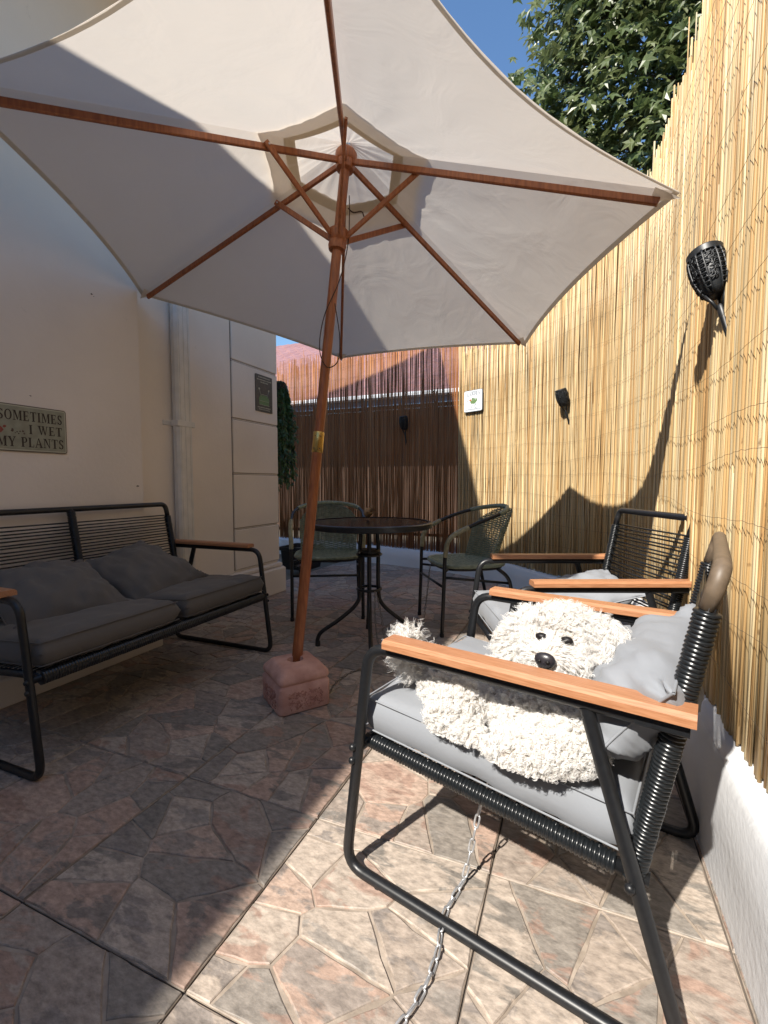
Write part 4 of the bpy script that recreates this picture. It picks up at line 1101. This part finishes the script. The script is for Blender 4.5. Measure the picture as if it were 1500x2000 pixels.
# long tin sign on the near wall: local x to the right along +Y, plate normal +X
sg = empty('wall_sign', (-2.223, 1.113, 1.054)); tag(sg, 'pale green tin wall sign about wetting plants above the bench', 'sign')
f3 = lambda x, y, d: (d, x, y)
SW, SH = .332, .200
m = MB(); plate(m, rounded_rect(SW, SH, .012), f3, 0, .004); m.build('rim', M['signrim'], sg)
m = MB(); plate(m, shrink(SW, SH, .012, .0035), f3, .0041, .0052); m.build('border', M['inkpale'], sg)
m = MB(); plate(m, shrink(SW, SH, .012, .009), f3, .0053, .0058); m.build('face', M['signgreen'], sg)
put_text(sg, 'ink', 'SOMETIMES', lambda x, y, d: f3(x, y, .0061 + d), SW - .019, .133, .042, .84)
put_text(sg, 'ink', 'I WET', lambda x, y, d: f3(x, y, .0061 + d), SW - .021, .078, .040, .95)
put_text(sg, 'ink', 'MY PLANTS', lambda x, y, d: f3(x, y, .0061 + d), SW - .016, .0205, .042, .88)
m = MB(); pr = random.Random(4)
def blob(mb, cx, cy, r, to3d, d, n=9, j=.3, rg=pr): mb.add([to3d(cx + r*math.cos(2*PI*k/n)*(1 + rg.uniform(-j, j)), cy + r*math.sin(2*PI*k/n)*(1 + rg.uniform(-j, j)), d) for k in range(n)], [tuple(range(n))])
for cx, cy, r in ((.035, .098, .018), (.058, .088, .012), (.075, .102, .006), (.03, .075, .012)): blob(m, cx, cy, r, f3, .0061)
m.build('watering_can_print', M['inkred'], sg)
m = MB()
for cx, cy, r in ((.105, .089, .0062), (.122, .083, .0035), (.134, .086, .003), (.145, .088, .0045), (.15, .078, .0035), (.128, .076, .003), (.115, .078, .0025)): blob(m, cx, cy, r, f3, .0062)
m.build('flower_print', M['signrim'], sg)

# small dark sign at the end of the panelled wall
s2 = empty('wall_sign', (-2.2998, 2.942, 1.475)); tag(s2, 'small near-black tin sign with a green picture at the end of the wall', 'sign')
m = MB(); plate(m, rounded_rect(.212, .285, .008), f3, 0, .004); m.build('plate', M['signdark'], s2)
m = MB()
m.add([f3(.045, .055, .0045), f3(.165, .055, .0045), f3(.172, .10, .0045), f3(.15, .13, .0045), f3(.06, .13, .0045), f3(.04, .10, .0045)], [(0,1,2,3,4,5)])
m.build('green_print', M['inkgreen'], s2)
m = MB()
for a, b in (((.045, .17), (.07, .12)), ((.165, .17), (.14, .12)), ((.07, .135), (.14, .135)), ((.05, .085), (.16, .085)), ((.04, .055), (.17, .055))):
    m.tube([f3(a[0], a[1], .005), f3(b[0], b[1], .005)], .0018, 4)
blob(m, .045, .175, .009, f3, .0052); blob(m, .165, .175, .008, f3, .0052); m.build('pale_print', M['inkpale'], s2)
m = MB(); pr2 = random.Random(9)
for y, x0, x1, h in ((.262, .035, .178, .010), (.243, .02, .19, .008), (.225, .06, .15, .008), (.030, .025, .185, .008), (.016, .04, .17, .006)):
    x = x0
    while x < x1:
        l = pr2.uniform(.004, .011); m.add([f3(x, y, .0046), f3(x+l, y, .0046), f3(x+l, y+h, .0046), f3(x, y+h, .0046)], [(0,1,2,3)]); x += l + pr2.uniform(.002, .005)
m.build('small_print', M['inkpale'], s2)

# white garden sign on the fence
gs_p, gs_n = at_s(min(cum, key=lambda c: (at_s(c)[0] - Vector((-.95, 4.42, 0))).length), .030)
gx = Vector((-gs_n.y, gs_n.x, 0)); gx = gx if gx.x > 0 else -gx
gs = empty('garden_sign', (gs_p.x, gs_p.y, 1.60)); gs.rotation_euler = (0, 0, math.atan2(gx.y, gx.x)); tag(gs, 'square white enamel garden sign with a wheelbarrow on the reed screen', 'sign')
f4 = lambda x, y, d: (x - .11, -d, y)
GW = .22
m = MB(); plate(m, rounded_rect(GW, .205, .016), f4, -.004, .006); m.build('rim', M['inkgrey'], gs)
m = MB(); plate(m, shrink(GW, .205, .016, .004), f4, .0062, .0075); m.build('face', M['signwhite'], gs)
put_text(gs, 'inkgrey', 'GARDEN', lambda x, y, d: f4(x, y, .0078 + d), .198, .142, .033, .92, .06, lambda x: .012*(1 - ((x-.11)/.09)**2))
m = MB()
m.add([f4(.075, .105, .0079), f4(.155, .112, .0079), f4(.165, .105, .0079), f4(.135, .075, .0079), f4(.09, .075, .0079)], [(0,1,2,3,4)]); m.build('barrow_print', M['inkgreen'], gs)
m = MB()
for cx, cy, r in ((.145, .052, .017), (.04, .055, .017)):
    m.tube([f4(cx + r*math.cos(2*PI*k/20), cy + r*math.sin(2*PI*k/20), .0079) for k in range(21)], .0022 if cx > .1 else .0011, 4, cap=False)
for a, b in (((.03, .112), (.085, .085)), ((.09, .075), (.085, .035)), ((.085, .035), (.12, .075)), ((.135, .075), (.145, .052))): m.tube([f4(*a, .0079), f4(*b, .0079)], .0017, 4)
m.build('wheel_print', M['inkgrey'], gs)
m = MB()
for cx, cy, r in ((.083, .113, .009), (.07, .112, .006), (.078, .106, .007)): blob(m, cx, cy, r, f4, .0081)
m.build('flower_print', M['inkorange'], gs)
m = MB()
for cx, cy, r in ((.105, .118, .011), (.125, .116, .010), (.148, .116, .008), (.112, .126, .006)): blob(m, cx, cy, r, f4, .0080)
m.build('leaf_print', M['inkgreen'], gs)
m = MB(); pr2 = random.Random(2)
for y, x0, x1, h in ((.018, .02, .20, .010), (.185, .07, .15, .007)):
    x = x0
    while x < x1:
        l = pr2.uniform(.003, .009); m.add([f4(x, y, .0078), f4(x+l, y, .0078), f4(x+l, y+h*pr2.uniform(.6, 1), .0078), f4(x, y+h, .0078)], [(0,1,2,3)]); x += l + pr2.uniform(.002, .006)
m.build('small_print', M['inkgrey'], gs)
m = MB(); m.tube([f4(.10, .204, .001), f4(.11, .232, -.004), f4(.12, .204, .001)], .0015, 5); m.build('hanger', M['wire'], gs)

# ------------------------------------------------------------------ solar torches on the fence
def torch(label, base, top, scale=1.0):
    """base = where the stake meets the reeds, top = cap centre"""
    base = Vector(base); top = Vector(top); ax = (top - base).normalized(); L_ = (top - base).length
    root = empty('garden_torch', tuple(base)); tag(root, label, 'torch', 'black solar torches on the reeds'); q = L_/.30
    o = Vector((0, 0, 0))
    m = MB(); m.lathe([(.004, -.14*q), (.008, -.05*q), (.0105*q, .0), (.0125*q, .04*q), (.013*q, .07*q), (.010*q, .078*q)], 14, o, ax); m.build('stake', M['torch'], root, smooth=True, sharp=50)
    x = ax.orthogonal().normalized(); y = ax.cross(x)
    for k in range(3):
        a = 2*PI*k/3 + .4; d = x*math.cos(a) + y*math.sin(a)
        m = MB(); m.tube([tuple(ax*.065*q + d*.010*q), tuple(ax*.095*q + d*.020*q), tuple(ax*.125*q + d*.036*q)], .0055*q, 6); m.build('strut', M['torch'], root, smooth=True)
    prof = [(.030, .118), (.042, .135), (.052, .165), (.0585, .20), (.060, .235), (.0575, .265), (.0545, .278)]
    m = MB(); m.lathe([(r*q*.90, z*q) for r, z in prof], 24, o, ax); m.build('inner_shade', M['torch'], root, smooth=True)
    m = MB()                                          # open cage: alternating slat fields and pierced scrolls
    n = 24
    for k in range(6):
        a0 = 2*PI*k/6
        for side_ in (0, 1):
            a = a0 + (0 if side_ == 0 else .34)
            m.tube([tuple(o + ax*z*q + (x*math.cos(a) + y*math.sin(a))*(r + .001)*q) for r, z in prof], .0042*q, 5)
        for zi in range(8):
            z = .140 + zi*.0165; r = np.interp(z, [p[1] for p in prof], [p[0] for p in prof]) + .0015
            m.tube([tuple(o + ax*z*q + (x*math.cos(a0 + t) + y*math.sin(a0 + t))*r*q) for t in np.linspace(.0, .34, 5)], .0036*q, 5)
        tr = random.Random(k)
        for _ in range(16):
            z = tr.uniform(.14, .27); t0 = a0 + tr.uniform(.40, .98); rr_ = tr.uniform(.005, .010); ph = tr.uniform(0, 6)
            r = np.interp(z, [p[1] for p in prof], [p[0] for p in prof]) + .0015; pts = []
            for s_ in np.linspace(0, 4.6, 9):
                pts.append(tuple(o + ax*(z + rr_*math.sin(s_+ph))*q + (x*math.cos(t0 + rr_/r*math.cos(s_+ph)) + y*math.sin(t0 + rr_/r*math.cos(s_+ph)))*r*q))
            m.tube(pts, .0024*q, 4)
    m.build('cage', M['torch'], root, smooth=True)
    m = MB(); m.lathe([(.054*q, .272*q), (.0575*q, .275*q), (.0575*q, .296*q), (.053*q, .301*q), (.03*q, .303*q)], 28, o, ax); m.build('cap', M['torch'], root, smooth=True, sharp=40)
    return root
torch('black torch nearest the camera on the sunlit reeds', (.368, 1.555, 1.352), (.322, 1.612, 1.578))
p2, n2 = at_s(min(cum, key=lambda c: (at_s(c)[0] - Vector((-.09, 3.66, 0))).length), .045)
torch('small black torch at the bend of the sunlit reeds', (p2.x, p2.y, 1.40), tuple(p2 - n2*.07 + Vector((0, 0, 1.60))))
p3, n3 = at_s(min(cum, key=lambda c: (at_s(c)[0] - Vector((-1.72, 4.68, 0))).length), .045)
torch('small black torch on the shaded back reeds above the table', (p3.x, p3.y, 1.40), tuple(p3 - n3*.05 + Vector((0, 0, 1.63))))

# ------------------------------------------------------------------ trailing plant at the wall end, black planter
hp = empty('hanging_plant', (-2.37, 3.37, 1.76)); tag(hp, 'trailing dark green plant hanging at the end of the white wall', 'plant')
prn = random.Random(6); fo = MB(); stems = MB()
for k in range(60):
    x0, y0 = prn.uniform(-.05, .05), prn.uniform(-.05, .10); ln = prn.uniform(.35, .95); pts = []
    dx, dy = prn.uniform(-.03, .04), prn.uniform(-.05, .07)
    for i in range(9):
        t = i/8; pts.append((x0*.4 + dx*math.sin(t*1.6) + x0*t, y0*.4 + dy*math.sin(t*1.6) + y0*t*.6, .03 + .05*math.sin(t*3) - ln*t))
    stems.tube(pts, .0022, 4)
    for i in range(int(ln*120)):
        t = prn.random()*8; a = int(min(t, 7)); p = Vector(pts[a]).lerp(Vector(pts[a+1]), t - a); s_ = prn.uniform(.018, .036)
        z = Vector((prn.uniform(-.4, 1), prn.uniform(-1, .3), prn.uniform(-.2, .8))).normalized(); x = Vector((prn.uniform(-.6, .6), prn.uniform(-.6, .6), -1)); x = (x - z*x.dot(z)).normalized(); y = z.cross(x)
        fo.add([tuple(p), tuple(p + x*s_*.5 + y*s_*.38), tuple(p + x*s_*1.5), tuple(p + x*s_*.5 - y*s_*.38)], [(0, 1, 2, 3)])
o = fo.build('foliage', M['ivy'], hp); tag(o, kind='stuff')
stems.build('stems', M['bark'], hp)
m = MB(); m.lathe([(.03, -.05), (.045, -.03), (.05, .0), (.052, .005), (.045, .0)], 16); m.build('basket', M['pot'], hp, smooth=True, sharp=40)
m = MB(); m.bar((0, 0, -.01), (0, -.12, -.01), .012, .012); m.build('wall_hook', M['pot'], hp)
pt = empty('planter_box', (-2.72, 4.22, 0)); tag(pt, 'black planter box on the floor in the far left corner', 'planter')
m = MB(); m.loft([rsq(.15, .02, .0), rsq(.165, .02, .20), rsq(.178, .02, .205), rsq(.178, .02, .24), rsq(.165, .02, .24), rsq(.155, .02, .19)]); m.build('tub', M['pot'], pt, smooth=True, sharp=30)
m = MB(); m.loft([rsq(.156, .02, .195), rsq(.10, .02, .20)], cap=True); m.build('earth', M['soil'], pt)

# ------------------------------------------------------------------ dog
dog = empty('dog', tuple(l2w(C1, (.30, .15, .424)))); dog.rotation_euler = (0, 0, C1[1])
tag(dog, 'curly white dog lying on the grey cushion of the front armchair', 'dog')
DO = Vector((.30, .15, .428))
parts = []   # (centre, radii, yaw) in chair-local axes
def E(c, r, rz=0.0): parts.append((Vector(c), r, rz))
def limb(pts, rad, n=7):
    for a in range(len(pts)-1):
        for i in range(n):
            t = i/n; p = Vector(pts[a]).lerp(Vector(pts[a+1]), t); r = rad[a] + (rad[a+1]-rad[a])*t; E(p, (r, r, r))
    E(pts[-1], (rad[-1],)*3)
E((.425, .14, .485), (.080, .085, .070)); E((.355, .14, .470), (.085, .088, .058)); E((.28, .145, .463), (.085, .085, .050)); E((.205, .14, .463), (.078, .085, .050)); E((.165, .13, .460), (.060, .075, .046))
limb([(.40, .16, .51), (.405, .165, .56)], [.062, .060])
E((.407, .17, .595), (.076, .072, .064)); E((.407, .165, .618), (.064, .060, .044))
limb([(.405, .13, .592), (.404, .088, .588)], [.045, .031]); E((.404, .095, .572), (.034, .030, .022))
E((.372, .115, .583), (.028, .03, .026)); E((.437, .115, .583), (.028, .03, .026))
for sx in (-1, 1): limb([(.405 + sx*.066, .178, .628), (.405 + sx*.094, .162, .588), (.405 + sx*.098, .148, .555)], [.022, .026, .022], 5)
# near hind leg folded forwards, foot towards the camera side
limb([(.19, .10, .47), (.235, .052, .462), (.205, .036, .440), (.262, .018, .434)], [.055, .046, .033, .024])
E((.282, .010, .434), (.026, .020, .016))
limb([(.25, .20, .46), (.33, .085, .452), (.35, .045, .44)], [.05, .038, .026])
# near front leg: elbow out to the camera side, forearm back along the seat edge
limb([(.445, .10, .475), (.462, .045, .458), (.408, .006, .440), (.352, -.002, .436)], [.055, .046, .034, .026])
E((.338, -.006, .434), (.025, .020, .017))
limb([(.43, .08, .46), (.405, .030, .446), (.372, .028, .438)], [.045, .034, .024])
E((.45, .07, .455), (.062, .055, .042))
# tail curled up over the rump
limb([(.125, .15, .475), (.098, .125, .495), (.082, .100, .520), (.084, .080, .548), (.104, .066, .566)], [.026, .022, .02, .02, .016], 6)
bm = bmesh.new()
for c, r, rz in parts:
    mt = Matrix.Translation(c - DO) @ Matrix.Rotation(rz, 4, 'Z') @ Matrix.Diagonal((r[0], r[1], r[2], 1))
    bmesh.ops.create_icosphere(bm, subdivisions=2, radius=1.0, matrix=mt)
me = bpy.data.meshes.new('dog_tmp'); bm.to_mesh(me); bm.free()
tmp = bpy.data.objects.new('dog_tmp', me); COL.objects.link(tmp)
rm = tmp.modifiers.new('r', 'REMESH'); rm.mode = 'VOXEL'; rm.voxel_size = .0065
sm = tmp.modifiers.new('s', 'SMOOTH'); sm.iterations = 5; sm.factor = .5
dg = bpy.context.evaluated_depsgraph_get(); me2 = bpy.data.meshes.new_from_object(tmp.evaluated_get(dg))
bpy.data.objects.remove(tmp); me2.name = 'body'; me2.materials.clear(); me2.materials.append(M['skin'])
me2.polygons.foreach_set('use_smooth', [True]*len(me2.polygons))
body = inst('body', me2, dog)
# face
NOSE = Vector((.4035, .052, .594)) - DO
m = MB(); rings = []
for i in range(9):
    t = i/8; a = -PI/2 + PI*t; q = max(.03, math.cos(a)); rings.append([(NOSE.x + .0195*q*math.cos(2*PI*j/16)*(1 + .12*math.sin(2*PI*j/16)), NOSE.y - .010*math.sin(a) + .002, NOSE.z + .0158*q*math.sin(2*PI*j/16)) for j in range(16)])
m.loft(rings, cap=True); ns = m.build('nose', M['nose'], dog, smooth=True)
for sx in (-1, 1):
    m = MB(); m.ball((NOSE.x + sx*.0075, NOSE.y - .0072, NOSE.z + .001), (.0042, .003, .0034), 8, 6); m.build('nostril', M['eye'], ns, smooth=True)
EYES = [Vector((.3835, .0985, .6235)) - DO, Vector((.4305, .1005, .6245)) - DO]
for e in EYES:
    m = MB(); m.ball(e, (.0120, .0080, .0075), 12, 8); m.build('eye', M['eye'], dog, smooth=True)
m = MB(); m.tube([(NOSE.x - .020, NOSE.y + .013, NOSE.z - .034), (NOSE.x - .006, NOSE.y + .006, NOSE.z - .026), (NOSE.x, NOSE.y + .005, NOSE.z - .018), (NOSE.x + .006, NOSE.y + .006, NOSE.z - .026), (NOSE.x + .020, NOSE.y + .013, NOSE.z - .034)], .0022, 5); m.build('mouth', M['eye'], dog, smooth=True)
cv = MB(); cv.tube([((.42 - DO.x) + .006*math.cos(t), .075 - DO.y, (.505 - DO.z) + .010*math.sin(t)) for t in np.linspace(0, 2*PI, 13)], .002, 5, cap=False); cv.build('collar_tag', M['steel'], dog)

# curly coat: locks of hair curves
def make_fur():
    V = np.array([v.co[:] for v in me2.vertices]); NRM = np.array([v.normal[:] for v in me2.vertices])
    me2.calc_loop_triangles(); T = np.array([t.vertices[:] for t in me2.loop_triangles])
    a, b, c = V[T[:, 0]], V[T[:, 1]], V[T[:, 2]]; ar = .5*np.linalg.norm(np.cross(b-a, c-a), axis=1)
    rng = np.random.default_rng(3); NL = 12500
    idx = rng.choice(len(T), NL, p=ar/ar.sum()); u = rng.random((NL, 2)); f = u.sum(1) > 1; u[f] = 1 - u[f]
    P = a[idx] + u[:, :1]*(b-a)[idx] + u[:, 1:]*(c-a)[idx]
    w0 = 1-u.sum(1); Nn = NRM[T[idx, 0]]*w0[:, None] + NRM[T[idx, 1]]*u[:, :1] + NRM[T[idx, 2]]*u[:, 1:]; Nn /= np.linalg.norm(Nn, axis=1)[:, None]
    W = P + np.array(DO)
    keep = np.ones(NL, bool)
    keep &= (Nn[:, 2] > -.75) | (W[:, 2] > .47)
    dn = np.linalg.norm(P - np.array(NOSE), axis=1); keep &= dn > .021
    for e in EYES:
        keep &= np.linalg.norm(P - np.array(e), axis=1) > .0095
    P, Nn, W, dn = P[keep], Nn[keep], W[keep], dn[keep]; NL = len(P)
    head = (W[:, 2] > .545) & (W[:, 0] > .28); ear = head & (np.abs(W[:, 0] - .405) > .075); tail = W[:, 0] < .135
    tail &= (W[:, 2] > .48)
    muz = head & (np.linalg.norm(W - np.array([.404, .075, .585]), axis=1) < .055)
    length = np.where(ear, .030, np.where(head, .020, np.where(tail, .036, .0145))); length = np.where(muz, .015, length)
    near_eye = np.min([np.linalg.norm(P - np.array(e), axis=1) for e in EYES], axis=0); length = np.where(near_eye < .022, .009, length)
    length = np.where(dn < .034, np.minimum(length, .011), length)
    length *= rng.uniform(.75, 1.25, NL)
    curl_r = np.where(head | tail, .0038, .0036)*rng.uniform(.7, 1.3, NL); curl_r = np.where(muz | (length < .014), .0012, curl_r); turns = np.where(head, rng.uniform(1.3, 2.1, NL), rng.uniform(1.4, 2.2, NL)); turns = np.where(muz, .5, turns)
    # combing: outwards from the face, down with gravity
    fc = np.array([.404, .06, .61]); rad = W - fc; rad[:, 1] *= .3; rad /= np.linalg.norm(rad, axis=1)[:, None] + 1e-6
    comb = rng.normal(0, .35, (NL, 3)); comb[:, 2] -= .35
    comb = np.where(head[:, None], rad*.75 + np.array([0, 0, -.20]) + rng.normal(0, .22, (NL, 3)), comb)
    comb = np.where(ear[:, None], np.array([0, 0, -1.0]) + rng.normal(0, .22, (NL, 3)) + rad*.3, comb)
    muzc = W - np.array([.404, .05, .60]); muzc /= np.linalg.norm(muzc, axis=1)[:, None]
    comb = np.where(muz[:, None], muzc*.9 + np.array([0, 0, -.45]) + rng.normal(0, .12, (NL, 3)), comb)
    comb = np.where(tail[:, None], np.array([-.5, -.3, -.5]) + rng.normal(0, .5, (NL, 3)), comb)
    axd = Nn*np.where(head, .65, .35)[:, None] + comb; axd /= np.linalg.norm(axd, axis=1)[:, None]
    ref = rng.normal(0, 1, (NL, 3)); X = np.cross(axd, ref); X /= np.linalg.norm(X, axis=1)[:, None]; Y = np.cross(axd, X)
    K = 9; NP = 12
    tt = np.linspace(0, 1, NP)
    # strands of each lock
    Pk = np.repeat(P, K, 0); jit = rng.normal(0, 1, (NL*K, 3))*.0018; Pk = Pk + jit - np.repeat(Nn, K, 0)*.002
    A = np.repeat(axd, K, 0); Xk = np.repeat(X, K, 0); Yk = np.repeat(Y, K, 0); Lk = np.repeat(length, K)*rng.uniform(.75, 1.15, NL*K); Ck = np.repeat(curl_r, K)*rng.uniform(.8, 1.25, NL*K); Tk = np.repeat(turns, K); ph = np.repeat(rng.uniform(0, 6.28, NL), K) + rng.normal(0, .32, NL*K)
    conv = rng.normal(0, 1, (NL*K, 3))*.0014
    Nk = np.repeat(Nn, K, 0)
    pts = np.zeros((NL*K, NP, 3))
    for i, t in enumerate(tt):
        ang = ph + Tk*2*np.pi*t; r = Ck*min(1, t*2.2)
        # start off along the normal, bend into the combed direction
        d = Nk*(t - t*t*.5)[None] if False else Nk*(t*(1 - .6*t)) + A*(t*t*.6 + .15*t)
        pts[:, i] = Pk + d*Lk[:, None] + Xk*(np.cos(ang)*r)[:, None] + Yk*(np.sin(ang)*r)[:, None] - Xk*(np.cos(ph)*0)[:, None] + conv*t - jit*.5*t
    # keep hair out of the cushion
    pts[:, :, 2] = np.maximum(pts[:, :, 2], -.012)
    rad_ = (np.array([.00042*(1 - .6*t**2) for t in tt])[None, :]*rng.uniform(.8, 1.25, NL*K)[:, None])
    cu = bpy.data.hair_curves.new('fur'); cu.add_curves([NP]*(NL*K))
    cu.points.foreach_set('position', pts.astype(np.float32).ravel()); cu.points.foreach_set('radius', rad_.astype(np.float32).ravel())
    hm = bpy.data.materials.new('white_curly_hair'); hm.use_nodes = True; t = hm.node_tree; N = t.nodes; L = t.links; b_ = N['Principled BSDF']; out = N['Material Output']
    hi = N.new('ShaderNodeHairInfo'); rp = N.new('ShaderNodeValToRGB'); L.new(hi.outputs['Random'], rp.inputs[0]); rp.color_ramp.elements[0].color = (.94, .935, .92, 1); rp.color_ramp.elements[1].color = (.84, .79, .73, 1); rp.color_ramp.elements[0].position = .45
    L.new(rp.outputs[0], b_.inputs['Base Color']); b_.inputs['Roughness'].default_value = .5; b_.inputs['Specular IOR Level'].default_value = .25
    tr = N.new('ShaderNodeBsdfTranslucent'); L.new(rp.outputs[0], tr.inputs[0]); ms = N.new('ShaderNodeMixShader'); ms.inputs[0].default_value = .36; L.new(b_.outputs[0], ms.inputs[1]); L.new(tr.outputs[0], ms.inputs[2]); L.new(ms.outputs[0], out.inputs['Surface'])
    cu.materials.append(hm)
    o = bpy.data.objects.new('fur', cu); COL.objects.link(o); o.parent = dog; o['kind'] = 'stuff'
    return o
make_fur()
